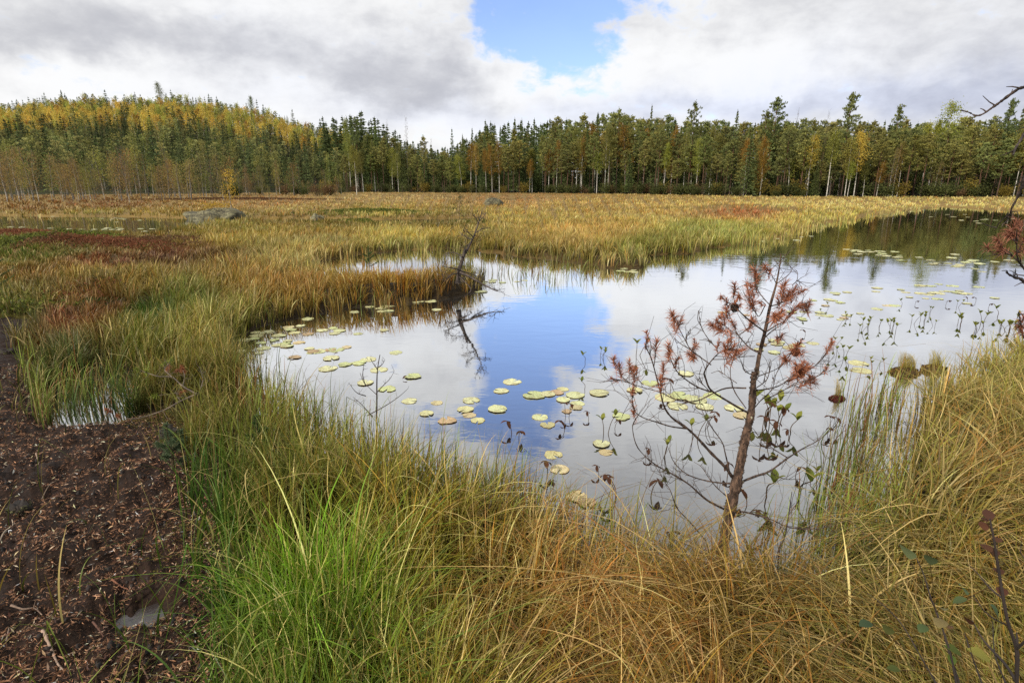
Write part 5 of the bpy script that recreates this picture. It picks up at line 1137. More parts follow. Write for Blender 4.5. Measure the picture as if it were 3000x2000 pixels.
# ------------------------------------------------------------------ bogbean shoots standing in the water
def leaflet(mb, p, d, L_, W_, col, cup=.3):
    d = unit(np.asarray(d, float)); s = unit(np.cross(d, (0, 0, 1.)) + 1e-6); n_ = np.cross(s, d); q = np.linspace(0, 1, 6); w = np.sin(np.pi * np.clip(q * .92 + .06, 0, 1)) ** .8 * W_ / 2
    c = p + d * (q * L_)[:, None] + n_ * (.12 * L_ * np.sin(q * 2.6))[:, None]
    v = np.stack([c - s * w[:, None] + n_ * (w * cup)[:, None], c, c + s * w[:, None] + n_ * (w * cup)[:, None]], 1).reshape(-1, 3)
    f = [];
    for i in range(5): f += [[i*3, i*3+1, i*3+4, i*3+3], [i*3+1, i*3+2, i*3+5, i*3+4]]
    mb.add(v, f, col)
def bogbean(h, nst, tone, leafs=True, seed=0):
    root = empty('bogbean_plant'); g1, g2 = ((lin((98, 110, 44)), lin((150, 150, 66))) if tone == 0 else (lin((66, 44, 34)), lin((104, 66, 44))))
    for k in range(nst):
        a = rng.random() * 6.3; off = np.array([math.cos(a), math.sin(a), 0]) * (.02 + .05 * rng.random()) * (nst > 1)
        hh = h * rng.uniform(.6, 1.1); p = spline([off * .5 + (0, 0, -.05), off + (rng.normal() * .012, 0, hh * .5), off * 1.6 + (rng.normal() * .02, rng.normal() * .02, hh)], 7)
        mb = MB(); tube(mb, p, np.linspace(.0032, .0020, 7), lin((92, 70, 44)), 5); st = mb.build('stem', M_LEAF, root)
        lm = MB(); b0 = rng.random() * 6.3
        for j in range(3 if leafs else 2):
            b = b0 + j * 2.1; d = np.array([math.cos(b) * .8, math.sin(b) * .8, rng.uniform(.5, 1.1) if tone == 0 else rng.uniform(-1.0, .2)])
            leaflet(lm, p[-1], d, rng.uniform(.048, .07), .032, g1 + (g2 - g1) * rng.random())
        lm.build('leaf', M_LEAF, st)
    return root
BB = [bogbean(.10, 1, 0), bogbean(.13, 2, 0), bogbean(.11, 3, 0), bogbean(.12, 1, 1), bogbean(.14, 2, 1), bogbean(.12, 5, 0)]
BBU = [False] * 6
def put_bog(k, x, y, s, lab, grp):
    g = ground(x, y, 0)
    r0 = BB[k]
    if BBU[k]:
        r = r0.copy(); COL.objects.link(r)
        for c in list(r0.children):
            d = c.copy(); COL.objects.link(d); d.parent = r
            for e in list(c.children): q = e.copy(); COL.objects.link(q); q.parent = d
    else: r = r0; BBU[k] = True
    r.location = (float(g[0]), float(g[1]), 0); r.rotation_euler = (0, 0, rng.random() * 6.3); r.scale = (s, s, s); tag(r, lab, 'bogbean', grp)
BG = [(2485, 945, 2, 1.0), (2515, 975, 1, 1), (2535, 965, 2, 1), (2573, 945, 1, .9), (2612, 938, 2, 1.2), (2625, 960, 1, 1), (2668, 945, 1, .9), (2702, 940, 2, 1.1), (2722, 920, 1, 1), (2640, 898, 0, 1.2), (2680, 886, 3, 1), (2770, 882, 3, 1), (2800, 905, 1, 1.1), (2835, 872, 3, .8), (2860, 870, 3, .9), (2895, 888, 3, .8), (2920, 905, 0, 1.3),
      (2810, 945, 2, 1.1), (2862, 945, 5, 1.2), (2878, 940, 1, 1.2), (2935, 945, 5, 1.1), (2955, 950, 5, 1.2), (2980, 945, 2, 1.1), (2990, 960, 5, 1.0), (2405, 905, 0, .9), (2425, 912, 0, .9), (2360, 965, 3, .9), (2350, 930, 0, .9), (2440, 1010, 1, 1), (2455, 1020, 1, 1.1), (2475, 1045, 1, 1), (2480, 1085, 0, 1.4), (2560, 1078, 1, .9), (2580, 1085, 0, .9), (2740, 960, 1, 1),
      (1712, 1060, 0, 1.3), (1755, 1045, 1, 1.1), (1770, 1050, 0, 1.0), (1710, 1140, 0, 1.2), (1860, 1040, 1, 1.2), (1660, 1225, 4, 1.1), (1655, 1260, 3, 1.1), (1725, 1230, 3, .8), (1770, 1275, 1, 1.2), (1800, 1255, 3, 1), (1500, 1270, 3, 1), (1520, 1285, 3, .9), (1605, 1380, 3, 1.2), (1600, 1440, 3, 1), (1820, 1460, 4, 1.2), (1905, 1455, 3, 1.4), (1755, 1395, 3, 1), (1940, 1330, 1, 1.3),
      (1905, 1345, 3, 1), (2240, 1220, 5, 1.6), (2255, 1260, 4, 1.3), (2275, 1245, 1, 1.5), (2230, 1300, 4, 1.3), (2320, 1270, 0, 1.3), (2310, 1290, 3, 1), (2425, 1270, 3, 1), (2440, 1265, 4, 1), (2250, 1460, 0, 1.5), (2350, 1450, 0, 1.6), (2190, 1480, 3, 1.4), (2330, 1390, 3, 1.2), (2030, 1295, 1, 1.3), (2060, 1250, 4, 1.1), (1960, 1160, 4, 1.1), (2380, 1390, 0, 1.1), (2130, 1400, 3, 1.1), (2270, 1570, 4, 1.2), (1945, 1590, 3, 1.3)]
ords = {}
for x, y, k, s in sorted(BG):
    col_ = ('yellow-green', 'yellow-green', 'bushy green', 'dark withered', 'dark withered', 'dense many-leaved')[k]
    where = 'by the right bank' if x > 2340 and y < 1100 else ('right of the dead pine' if x > 2180 else ('under the dead pine boughs' if x > 1850 else 'left of the dead pine'))
    key = (col_, where); ords[key] = ords.get(key, 0) + 1
    y += rng.uniform(-14, 22) * (x > 2340); s *= rng.uniform(.75, 1.15)
    put_bog(k, x, y, s, f'{col_} bogbean shoot {where}, {ordw(ords[key])} from the left', 'bogbean shoots standing in the pond')

# ------------------------------------------------------------------ boulders
def boulder(px, py, w, h, dep, seed, label):
    g = ground(px, py, 0.0); r = np.random.default_rng(seed); nu, nv = 48, 24; mb = MB()
    th = np.linspace(0, 2*math.pi, nu, endpoint=False); ph = np.linspace(-.35, math.pi/2, nv)
    T, Q = np.meshgrid(th, ph, indexing='ij'); X = np.cos(T) * np.cos(Q); Y = np.sin(T) * np.cos(Q); Z = np.sin(Q)
    n_ = (fbm((X + Z * .7 + 5).ravel() + seed, (Y - Z * .6 + 5).ravel(), 1.6, seed, 4) - .5).reshape(X.shape); k = 1 + n_ * 1.1
    X, Y, Z = X * k * w / 2, Y * k * dep / 2, np.where(Z > 0, np.abs(Z) ** .8, Z) * k * h
    i = np.arange(nu)[:, None]; j = np.arange(nv - 1)[None]; i2 = (i + 1) % nu; f = np.stack([i*nv+j, i2*nv+j, i2*nv+j+1, i*nv+j+1], -1).reshape(-1, 4)
    lich = fbm(X.ravel() * 3 + 9, Y.ravel() * 3 + Z.ravel() * 3, 1.3, seed + 5)[:, None]; c = lin((56, 52, 38)) * (1 - lich) * 1.2 + lin((150, 146, 112)) * np.clip(lich * 1.6 - .45, 0, 1)
    moss = (np.clip((fbm(X.ravel() * 2, Y.ravel() * 2, 1.2, seed + 9) - .52) * 6, 0, 1) * (Z.ravel() > .3 * h))[:, None] * .7; c = c * (1 - moss) + lin((70, 70, 36)) * moss
    mb.add(np.stack([X, Y, Z], -1).reshape(-1, 3), f, c); o = mb.build('boulder', M_BARK); o.location = (float(g[0]), float(g[1]), 0); tag(o, label, 'boulder'); return o, g
b1, bg = boulder(632, 640, 3.3, .62, 2.4, 3, 'wide grey lichen-covered boulder with yellow leaves on top beside the far tarn')
boulder(1448, 606, 2.0, .85, 1.6, 6, 'pale-topped boulder in the meadow behind the bare leaning tree')
boulder(932, 642, .9, .30, .8, 12, 'low rounded boulder in the grass between the two bigger boulders')
tmp, th = proto_thin_birch(2, 'yellow'); PROTO[('thin', 'yb')] = [tmp, th, False]
yb = place(('thin', 'yb'), float(bg[0]) + .35, float(bg[1]) + 1.7, 3.3, 'small birch with a leaning white stem and yellow leaves behind the wide boulder', None, (1.2, 1.0, .7), .1, 1.5, .6); yb['category'] = 'birch'
lm = MB(); cpt = nrm(260) * (.55, .4, .10) + (float(bg[0]) + .15, float(bg[1]) - .2, .92); cards(lm, cpt, nrm(260), .09, .07, lin((196, 160, 60)) * rng.uniform(.6, 1.1, (260, 1)))
tag(lm.build('yellow_seedlings', M_LEAF), 'yellow-leaved seedlings growing on top of the wide boulder', kind='stuff')

# ------------------------------------------------------------------ little trees and bare saplings of the open bog
def bare_tree_mesh(H, r0, lean, nb, sub, col, tipc=None, leafy=0, lc=None, seedr=None, spread=.5):
    mb = MB(); p, rr = crooked(H, r0, H * .012, 10, lean, .15); tube(mb, p, rr, col, 6)
    lf = MB()
    for b in range(nb):
        q = .18 + .8 * (b + rng.random()) / nb; i = q * (len(p) - 1); s = p[int(i)] + (p[min(int(i) + 1, len(p) - 1)] - p[int(i)]) * (i % 1)
        a = b * 2.4 + rng.normal() * .4; l = H * spread * (1.05 - q) ** .7 * rng.uniform(.5, 1.1); e = s + np.array([math.cos(a) * l, math.sin(a) * l, l * rng.uniform(.3, 1.0)])
        c = spline([s, (s + e) / 2 + rng.normal(size=3) * l * .08, e], 6); tube(mb, c, np.linspace(r0 * .32 * (1.2 - q), r0 * .08, 6), col, 4)
        for k in range(sub):
            j = rng.integers(1, 6); e2 = c[j] + unit(rng.normal(size=3) + np.array([math.cos(a), math.sin(a), .6])) * l * rng.uniform(.2, .5); tube(mb, [c[j], (c[j] + e2) / 2 + rng.normal(size=3) * l * .03, e2], [r0 * .13, r0 * .09, r0 * .05], col, 3)
            if leafy:
                m = leafy; cards(lf, e2 + nrm(m) * H * .03, nrm(m) + (0, 0, .5), H * .035, H * .016, lc * rng.uniform(.6, 1.3, (m, 1)))
    return mb, (lf if leafy else None)
SAP = [bare_tree_mesh(3.0, .028, (.15, 0), 16, 4, lin((86, 76, 66))), bare_tree_mesh(2.4, .022, (-.2, .1), 14, 4, lin((96, 80, 66))), bare_tree_mesh(2.0, .02, (.1, 0), 13, 3, lin((80, 70, 60)), leafy=9, lc=lin((86, 88, 50))), bare_tree_mesh(3.4, .032, (.1, .1), 18, 3, lin((84, 70, 58)), leafy=10, lc=lin((84, 84, 48)))]
SAPM = [(a.mesh('trunk', M_BARK), b.mesh('crown', M_LEAF) if b else None) for a, b in SAP]; SAPH = [3.0, 2.4, 2.0, 3.4]
def put_sap(k, px, pb, pt, lab, grp=None, widen=1.0, name=None):
    g = ground(px, pb, .06); Y = float(g[1]); h = max(.25, top_z(px, pt, Y) - .06); s = h / SAPH[k]
    nm = name or ('dwarf_pine' if SAPM[k][1] else 'bare_sapling')
    r = empty(nm, (float(g[0]), Y, .04), rng.random() * 6.3); r.scale = (s * widen, s * widen, s)
    t = link(bpy.data.objects.new('trunk', SAPM[k][0]), r)
    if SAPM[k][1]: link(bpy.data.objects.new('crown', SAPM[k][1]), r)
    tag(r, lab, 'dwarf pine' if nm == 'dwarf_pine' else 'bare sapling', grp)
for px, pb, pt, k, lab in [(862, 655, 585, 0, 'bare sapling in front of the wide boulder, right side'), (958, 640, 590, 0, 'dark dead sapling in the grass right of the wide boulder'), (500, 722, 620, 1, 'bare grey sapling rising from the dark heath patch'), (565, 632, 585, 1, 'thin bare sapling at the left end of the wide boulder'), (925, 700, 655, 1, 'small bare sapling in the tan grass before the low boulder'),
      (1347, 650, 568, 3, 'dwarf pine with a small ball-shaped crown on a thin stem'), (1405, 590, 540, 2, 'dwarf pine left of the pale-topped boulder'), (1300, 580, 540, 0, 'bare sapling left of the ball-crowned dwarf pine'), (1240, 585, 545, 0, 'bare sapling well left of the ball-crowned dwarf pine'), (1180, 582, 535, 1, 'bare sapling on the tan strip below the half-bare birch'),
      (1120, 586, 545, 0, 'bare sapling on the tan strip under the green spruce'), (1030, 592, 540, 1, 'grey sapling left on the tan strip'), (2178, 600, 578, 2, 'low dark dwarf pine in the rusty patch of the meadow'), (2060, 600, 575, 1, 'little bare sapling left of the rusty patch'), (2128, 592, 566, 1, 'little bare sapling close left of the low dark pine'), (2235, 596, 574, 0, 'little bare sapling right of the low dark pine'),
      (1775, 665, 625, 1, 'tiny bare sapling in the middle of the wide tan meadow'), (2080, 655, 625, 1, 'tiny bare sapling near the green meadow edge'), (1850, 585, 555, 0, 'bare sapling at the far side of the tan meadow'), (80, 740, 690, 2, 'low spreading dwarf pine at the left before the tarn'), (130, 745, 688, 2, 'low dwarf pine with dark limbs beside the red heath patch'), (308, 868, 785, 3, 'crooked dwarf pine with a pale stem in the left meadow'),
      (745, 660, 615, 0, 'thin bare sapling behind the left meadow'), (440, 700, 650, 1, 'bare sapling at the near side of the tarn'), (1480, 585, 548, 0, 'bare sapling right of the pale-topped boulder')]:
    put_sap(k, px, pb, pt, lab, widen=1.6 if px in (80, 130) else 1.1)
for _ in range(34):
    px = rng.uniform(620, 1500); pb = rng.uniform(572, 592); k = int(rng.integers(3)); zone = 'below the hill' if px < 950 else 'below the dip in the wood'
    put_sap(k, px, pb, pb - rng.uniform(18, 48), f"{'scraggy dwarf pine' if k == 2 else 'bare twiggy sapling'} at the far edge of the meadow, {zone}", f"{'scraggy dwarf pines' if k == 2 else 'bare twiggy saplings'} at the far edge of the meadow, {zone}")

# the leaning bare tree of the hummock
def hummock_tree():
    C = lambda x, y: (1150 + x * .3381, 550 + y * .3381)
    g = ground(1343, 838, .22); Y0 = float(g[1]); W = lambda q, dy=0: deep(q[0], q[1], Y0 + dy); O = np.array([float(g[0]), Y0, .15])
    root = empty('leaning_bare_tree', tuple(O)); tag(root, 'small bare dead tree leaning right over the tip of the rusty hummock', 'dead tree')
    col = lin((78, 68, 62)); mb = MB(); tp = [C(565, 830), C(573, 770), C(578, 710), C(600, 640), C(615, 590), C(655, 520), C(700, 430), C(740, 320), C(778, 195)]
    p = spline([W(q, .03 * i) for i, q in enumerate(tp)], 40); tube(mb, p - O, np.linspace(.052, .006, 40), col, 8); mb.build('trunk', M_BARK, root)
    def br(path, dy, r0, n, l0, dirb=(0, 0, .3)):
        s = spline([W(q, dy * i / (len(path) - 1)) for i, q in enumerate(path)], len(path) * 5); b = MB(); k = len(s); tube(b, s - O, np.linspace(r0, .003, k), col, 5)
        for _ in range(n):
            j = rng.integers(1, k); l = rng.uniform(.4, 1) * l0; e = s[j] + unit(rng.normal(size=3) + np.array(dirb)) * l; m = (s[j] + e) / 2 + rng.normal(size=3) * l * .1
            tube(b, np.array([s[j], m, e]) - O, [.0045, .003, .002], col, 3)
            for _ in range(2): e2 = m + unit(e - m + rng.normal(size=3) * l * .6) * l * .5; tube(b, np.array([m, (m + e2) / 2, e2]) - O, [.003, .0025, .0015], col, 3)
        b.build('branch', M_BARK, root)
    br([C(612, 600), C(625, 540), C(640, 500), C(680, 480)], .3, .02, 10, .25)
    br([C(700, 430), C(660, 390), C(620, 380), C(610, 350)], -.2, .012, 10, .22); br([C(690, 450), C(640, 430), C(600, 400), C(570, 380)], .2, .012, 10, .22)
    br([C(720, 390), C(770, 360), C(815, 350)], .2, .010, 9, .2); br([C(745, 310), C(720, 260), C(700, 240)], -.1, .008, 8, .18); br([C(750, 290), C(790, 250), C(800, 220)], .1, .008, 7, .18)
    br([C(580, 710), C(540, 700), C(480, 690), C(420, 680)], -.2, .018, 12, .25); br([C(600, 600), C(560, 570), C(500, 560), C(440, 580)], .4, .014, 12, .25)
    br([C(585, 735), C(650, 760), C(720, 800), C(790, 840), C(850, 870), C(900, 893), C(960, 900)], -.5, .030, 26, .30, (.5, 0, .5)); br([C(590, 720), C(660, 740), C(740, 770), C(800, 780)], .3, .016, 16, .25)
    br([C(575, 770), C(610, 800), C(680, 880), C(620, 945)], -.6, .016, 12, .22); br([C(570, 740), C(500, 760), C(440, 820)], -.4, .014, 14, .25)
hummock_tree()

# bare twig sapling in the sedge
def twig_sapling(name, path, branches, Yz, col, label, r0=.006, extra=10, tuft=None):
    g = ground(*path[0], Yz); Y0 = float(g[1]); W = lambda q, dy=0: deep(q[0], q[1], Y0 + dy); O = np.array([float(g[0]), Y0, Yz])
    root = empty(name, tuple(O)); tag(root, label, 'bare sapling'); p = spline([W(q, .02 * i) for i, q in enumerate(path)], 24); mb = MB(); tube(mb, p - O, np.linspace(r0, r0 * .35, 24), col, 6)
    st = mb.build('stem', M_BARK, root)
    for dy, br in branches:
        s = spline([W(q, dy * i / max(1, len(br) - 1)) for i, q in enumerate(br)], 12); b = MB(); tube(b, s - O, np.linspace(r0 * .55, r0 * .2, 12), col, 4)
        for _ in range(extra // 2):
            j = rng.integers(2, 12); e = s[j] + unit(rng.normal(size=3) + (0, 0, .8)) * rng.uniform(.02, .06); tube(b, np.array([s[j], (s[j] + e) / 2, e]) - O, [.0014, .0012, .0008], col, 3)
        b.build('twig', M_BARK, root)
    return root
V = lambda x, y: (650 + x * .3401, 850 + y * .3401)
twig_sapling('bare_sapling', [V(1328, 1440), V(1332, 1200), V(1335, 960), V(1335, 800), V(1340, 690), V(1355, 590), V(1362, 555)],
   [(.1, [V(1338, 680), V(1310, 640), V(1278, 590)]), (-.1, [V(1340, 670), V(1380, 640), V(1405, 600)]), (.15, [V(1335, 900), V(1280, 850), V(1220, 790), V(1190, 710)]), (-.1, [V(1240, 830), V(1215, 740), V(1220, 650)]), (.1, [V(1335, 880), V(1400, 810), V(1450, 760), V(1485, 695)]), (-.15, [V(1240, 910), V(1160, 880), V(1095, 800)]), (.1, [V(1250, 1080), V(1400, 1000), V(1520, 920), V(1600, 850)]), (0, [V(1300, 1090), V(1200, 980), V(1130, 920)])],
   .0, lin((66, 52, 46)), 'dark bare twiggy sapling standing in the sedge before the grey water', .0075, 12)
twig_sapling('bare_sapling', [C2_ for C2_ in [(2277, 1770), (2277, 1700), (2284, 1610), (2300, 1570), (2310, 1510), (2320, 1440)]], [(.05, [(2310, 1510), (2330, 1480), (2345, 1465)]), (-.05, [(2300, 1570), (2285, 1545)]), (.05, [(2312, 1500), (2318, 1470)])], .15, lin((58, 44, 40)), 'thin dark bare stem right of the dead pine trunk, rising from the sedge', .0042, 4)
twig_sapling('bare_sapling', [(2573, 1790), (2573, 1690), (2570, 1630)], [(.05, [(2573, 1680), (2585, 1660)])], .2, lin((58, 44, 40)), 'short straight dark twig in the sedge of the right bank', .003, 4)

# leafy sapling low on the right
def leafy_sapling():
    G = lambda x, y: (2500 + x * .3189, 1500 + y * .3189)
    Y0 = 1.15; W = lambda q, dy=0: deep(q[0], q[1], Y0 + dy); O = np.array([*W(G(1500, 1568))[:2], .1]); root = empty('birch_sapling', tuple(O)); tag(root, 'young birch sapling with dark stems and few leaves, low at the near right', 'birch sapling')
    col = lin((52, 42, 38))
    S_ = [([G(1500, 1900), G(1502, 1500), G(1500, 1260), G(1420, 1010), G(1370, 750), G(1330, 500), G(1300, 300), G(1255, 60)], 0, .0052), ([G(1502, 1560), G(1400, 1400), G(1280, 1270), G(1180, 1150), G(1090, 990)], .12, .0042), ([G(1050, 2000), G(970, 1560), G(880, 1300), G(820, 1080)], .1, .0030), ([G(1000, 1900), G(900, 1330), G(780, 960), G(710, 780), G(650, 580), G(570, 400)], .25, .0030),
          ([G(1500, 1250), G(1568, 1190), G(1640, 1100)], -.1, .004), ([G(1502, 1400), G(1505, 1200), G(1500, 1100)], .02, .004), ([G(1370, 790), G(1250, 690), G(1150, 570), G(1060, 480)], .12, .0024), ([G(760, 1568), G(600, 1290), G(440, 1020), G(260, 840), G(130, 740)], .35, .0022), ([G(1180, 1568), G(1060, 1230), G(1010, 1060)], .2, .0024), ([G(1400, 1568), G(1300, 1300), G(1280, 1000)], .2, .0024), ([G(1420, 1040), G(1300, 980), G(1200, 900), G(1100, 760)], .15, .0022)]
    stems = []
    for path, dy, r0 in S_:
        p = spline([W(q, dy * i / (len(path) - 1)) for i, q in enumerate(path)], 24); mb = MB(); tube(mb, p - O, np.linspace(r0, r0 * .35, 24) * (1 + .08 * rng.normal(size=24)), col, 6); stems.append((p, mb.build('stem', M_BARK, root)))
    LV = [(480, 370, .05, (112, 122, 84), 3), (700, 440, .036, (74, 84, 56), 3), (130, 985, .034, (66, 82, 58), 7), (990, 830, .032, (88, 102, 66), 6), (1270, 920, .046, (84, 104, 74), 10), (975, 705, .034, (112, 130, 96), 10), (825, 985, .038, (132, 118, 78), 3), (870, 1030, .03, (120, 92, 66), 3), (640, 1040, .03, (80, 96, 60), 3), (940, 1270, .04, (86, 98, 44), 8), (1190, 1290, .05, (142, 138, 66), 9), (560, 1140, .028, (150, 130, 40), 7), (270, 1080, .034, (84, 88, 48), 7),
          (1240, 330, .030, (92, 62, 44), 0), (1290, 370, .028, (80, 54, 40), 0), (1350, 540, .028, (84, 56, 40), 0), (1360, 720, .030, (88, 56, 42), 0), (1330, 250, .024, (92, 62, 44), 0), (1185, 130, .026, (96, 62, 44), 0), (810, 870, .028, (128, 122, 84), 3), (1060, 1030, .03, (74, 48, 36), 1), (370, 1450, .03, (80, 90, 46), 7), (900, 1350, .026, (84, 100, 44), 3), (1010, 1060, .028, (104, 96, 50), 8), (1240, 30, .03, (84, 56, 44), 0), (1210, 60, .02, (90, 60, 46), 0)]
    for x, y, s, c, st in LV:
        q = W(G(x, y), .05); p, so_ = stems[st]; j = int(np.argmin(np.linalg.norm(p - q, axis=1))); lm = MB(); d = unit(q - p[j]); leaflet(lm, q - O - d * s * .5, d + np.array([rng.normal() * .2, rng.normal() * .2, rng.normal() * .3]), s, s * .85, lin(c), .15)
        tube(lm, [p[j] - O, (p[j] + q) / 2 - O + (0, 0, .003), q - O - d * s * .5], .0009, lin((90, 70, 46)), 3); lm.build('leaf', M_LEAF, so_)
leafy_sapling()

# ------------------------------------------------------------------ young green pines
def young_pine(px, py, zb, top, spread, label, c_lo=(40, 62, 34), c_hi=(84, 112, 56), nb=9):
    g = ground(px, py, zb); Y0 = float(g[1]); h = float(deep(px, top, Y0)[2]) - zb; root = empty('young_pine', (float(g[0]), Y0, zb)); tag(root, label, 'young pine')
    mb = MB(); nd = MB(); tube(mb, [(0, 0, -.1), (.01, 0, h * .5), (0, 0, h)], [.012, .009, .005], lin((92, 76, 54)), 6)
    lo, hi = lin(c_lo), lin(c_hi)
    for k in range(6): needles(nd, np.array([0, 0, h * (.45 + .55 * (k + 1) / 6)]), (0, 0, 1), 130, .038, lo, hi, h * .12, .8, .0013)
    for b in range(nb):
        q = .25 + .55 * b / nb; a = b * 2.4; l = spread * (1.1 - q); s = np.array([0, 0, h * q]); e = s + np.array([math.cos(a) * l, math.sin(a) * l, l * .55]); tube(mb, [s, (s + e) / 2 - (0, 0, .01), e], [.006, .005, .003], lin((92, 76, 54)), 4)
        for j in range(3): needles(nd, s + (e - s) * (.5 + .25 * j), e - s + np.array([0, 0, l * .3]), 90, .036, lo, hi, l * .35, .8, .0013)
    mb.build('trunk', M_BARK, root); nd.build('crown', M_LEAF, root)
young_pine(770, 1400, .12, 1222, .16, 'young green pine with an upright leader in the sedge before the peat pool')
young_pine(512, 1400, .12, 1245, .14, 'small grey-green pine seedling at the edge of the peat', (62, 80, 58), (112, 128, 92), 7)
young_pine(545, 1350, .12, 1262, .12, 'bluish pine seedling close behind the grey-green one', (62, 80, 58), (112, 128, 92), 6)
young_pine(-5, 880, .1, 715, .45, 'green young pine cut by the left side of the picture', (40, 70, 36), (92, 124, 60), 12)
young_pine(262, 735, .1, 700, .25, 'tiny green pine behind the red heath patch', (54, 84, 52), (96, 124, 74), 6)
young_pine(1083, 800, .2, 722, .25, 'small green pine seedling on the back of the hummock', (44, 74, 40), (84, 116, 60), 6)

# ------------------------------------------------------------------ heath: red and dark dwarf shrubs, mats of moss
def heath(name, label, spots, lo, hi, n, hgt, lq):
    mb = MB(); lo, hi = lin(lo), lin(hi)
    for px, py, wx, wy in spots:
        g = ground(px, py, .1); m = int(n * wx * wy); a = nrm(m)[:, :2] * .5; x = g[0] + a[:, 0] * wx; y = g[1] + a[:, 1] * wy
        hh = hgt * np.exp(-(a ** 2).sum(1) * 1.2) * (0.5 + fbm(x, y, 2.5, 4)); z = height(x, y) + hh * rng.random(m) ** .5
        cards(mb, np.stack([x, y, z], -1), nrm(m) + (0, 0, .6), lq * rng.uniform(.6, 1.4, m) * (1 + np.hypot(*g) * .05), lq * .6 * (1 + np.hypot(*g) * .05), lo + (hi - lo) * rng.random((m, 1)) ** 1.2)
    tag(mb.build(name, M_LEAF), label, kind='stuff')
heath('red_heath', 'deep red dwarf heath in the left meadow', [(265, 735, 2.6, 1.3), (330, 742, 1.8, .9), (210, 742, 1.2, .7), (190, 895, 1.2, .45), (290, 868, 1.3, .5), (40, 690, 3, 1.5), (430, 745, 1.6, .7)], (96, 60, 42), (142, 90, 62), 700, .26, .030)
heath('dark_heath', 'brown leafless dwarf heath around the bare sapling', [(500, 728, 2.6, 1.6), (620, 742, 1.6, .8), (420, 728, 1.6, .9), (150, 745, 1.5, .9), (700, 585, 14, 3)], (80, 58, 42), (128, 94, 62), 450, .30, .034)
heath('green_heath', 'yellow-green dwarf heath at the left before the tarn', [(90, 722, 2.8, 1.8), (40, 900, 1.2, .6), (110, 925, .8, .35), (200, 700, 2.0, 1.4), (1080, 625, 5, 3), (1200, 652, 5, 2)], (58, 66, 30), (128, 134, 56), 900, .34, .036)
heath('pale_moss', 'yellow-green moss and heath at the edge of the peat', [(560, 1290, .45, .3), (470, 1225, .5, .2), (610, 1240, .5, .3), (60, 935, 1.0, .35), (600, 1600, .3, .4)], (70, 66, 30), (128, 118, 54), 9000, .05, .010)
heath('heather', 'dark green heath clump at the edge of the left meadow', [(245, 905, .5, .35), (262, 912, .4, .3)], (34, 52, 22), (76, 96, 38), 6000, .16, .018)

# tussock islets by the right bank
def tussock(px, py, w, d, h, label, c_grass, n=260, rust=True):
    g = ground(px, py, 0.0); root = empty('tussock', (float(g[0]), float(g[1]), 0.0), .2); tag(root, label, 'tussock'); mb = MB(); nu, nv = 24, 9; th = np.linspace(0, 2*math.pi, nu, endpoint=False); ph = np.linspace(-.4, math.pi/2, nv); T, Q = np.meshgrid(th, ph, indexing='ij')
    k = 1 + .35 * rng.normal(size=T.shape) * .5; X, Y, Z = np.cos(T)*np.cos(Q)*w/2*k, np.sin(T)*np.cos(Q)*d/2*k, np.sin(Q)*h*k; i = np.arange(nu)[:, None]; j = np.arange(nv-1)[None]; i2 = (i+1) % nu
    mb.add(np.stack([X, Y, Z], -1).reshape(-1, 3), np.stack([i*nv+j, i2*nv+j, i2*nv+j+1, i*nv+j+1], -1).reshape(-1, 4), lin((78, 60, 42)) ); m = 900; a = nrm(m); a = unit(a) * (1, 1, .9); a[:, 2] = np.abs(a[:, 2])
    c = a * (w/2, d/2, h) * rng.uniform(.85, 1.15, (m, 1)); cards(mb, c, nrm(m), .022, .012, (lin((112, 56, 48)) if rust else lin((150, 122, 66))) * rng.uniform(.4, 1.4, (m, 1))); mb.build('root_mound', M_LEAF, root)
    gb = MB(); a = rng.random(n) * 6.3; bx = np.stack([np.cos(a) * w * .35 * rng.random(n) + w*.1, np.sin(a) * d * .35 * rng.random(n), np.full(n, h * .6)], -1); hh = rng.uniform(.08, .30, n); cg = lin(c_grass) * np.exp(rng.normal(0, .25, (n, 1))); blades(gb, bx, a * .3 + .3, hh, hh * .5, np.full(n, .003), cg * .6, cg, 5, .4); gb.build('grass_tuft', M_GRASS, root)
tussock(2452, 1168, .15, .10, .035, 'dark red mossy tussock with a grass tuft standing alone in the water', (170, 150, 84), 70)
tussock(2650, 1092, .34, .22, .06, 'brown tussock crowned with yellow grass against the right bank', (168, 150, 72), 320, False)
tussock(2735, 1085, .28, .2, .07, 'smaller yellow-grassed tussock at the right bank', (160, 146, 70), 160, False)

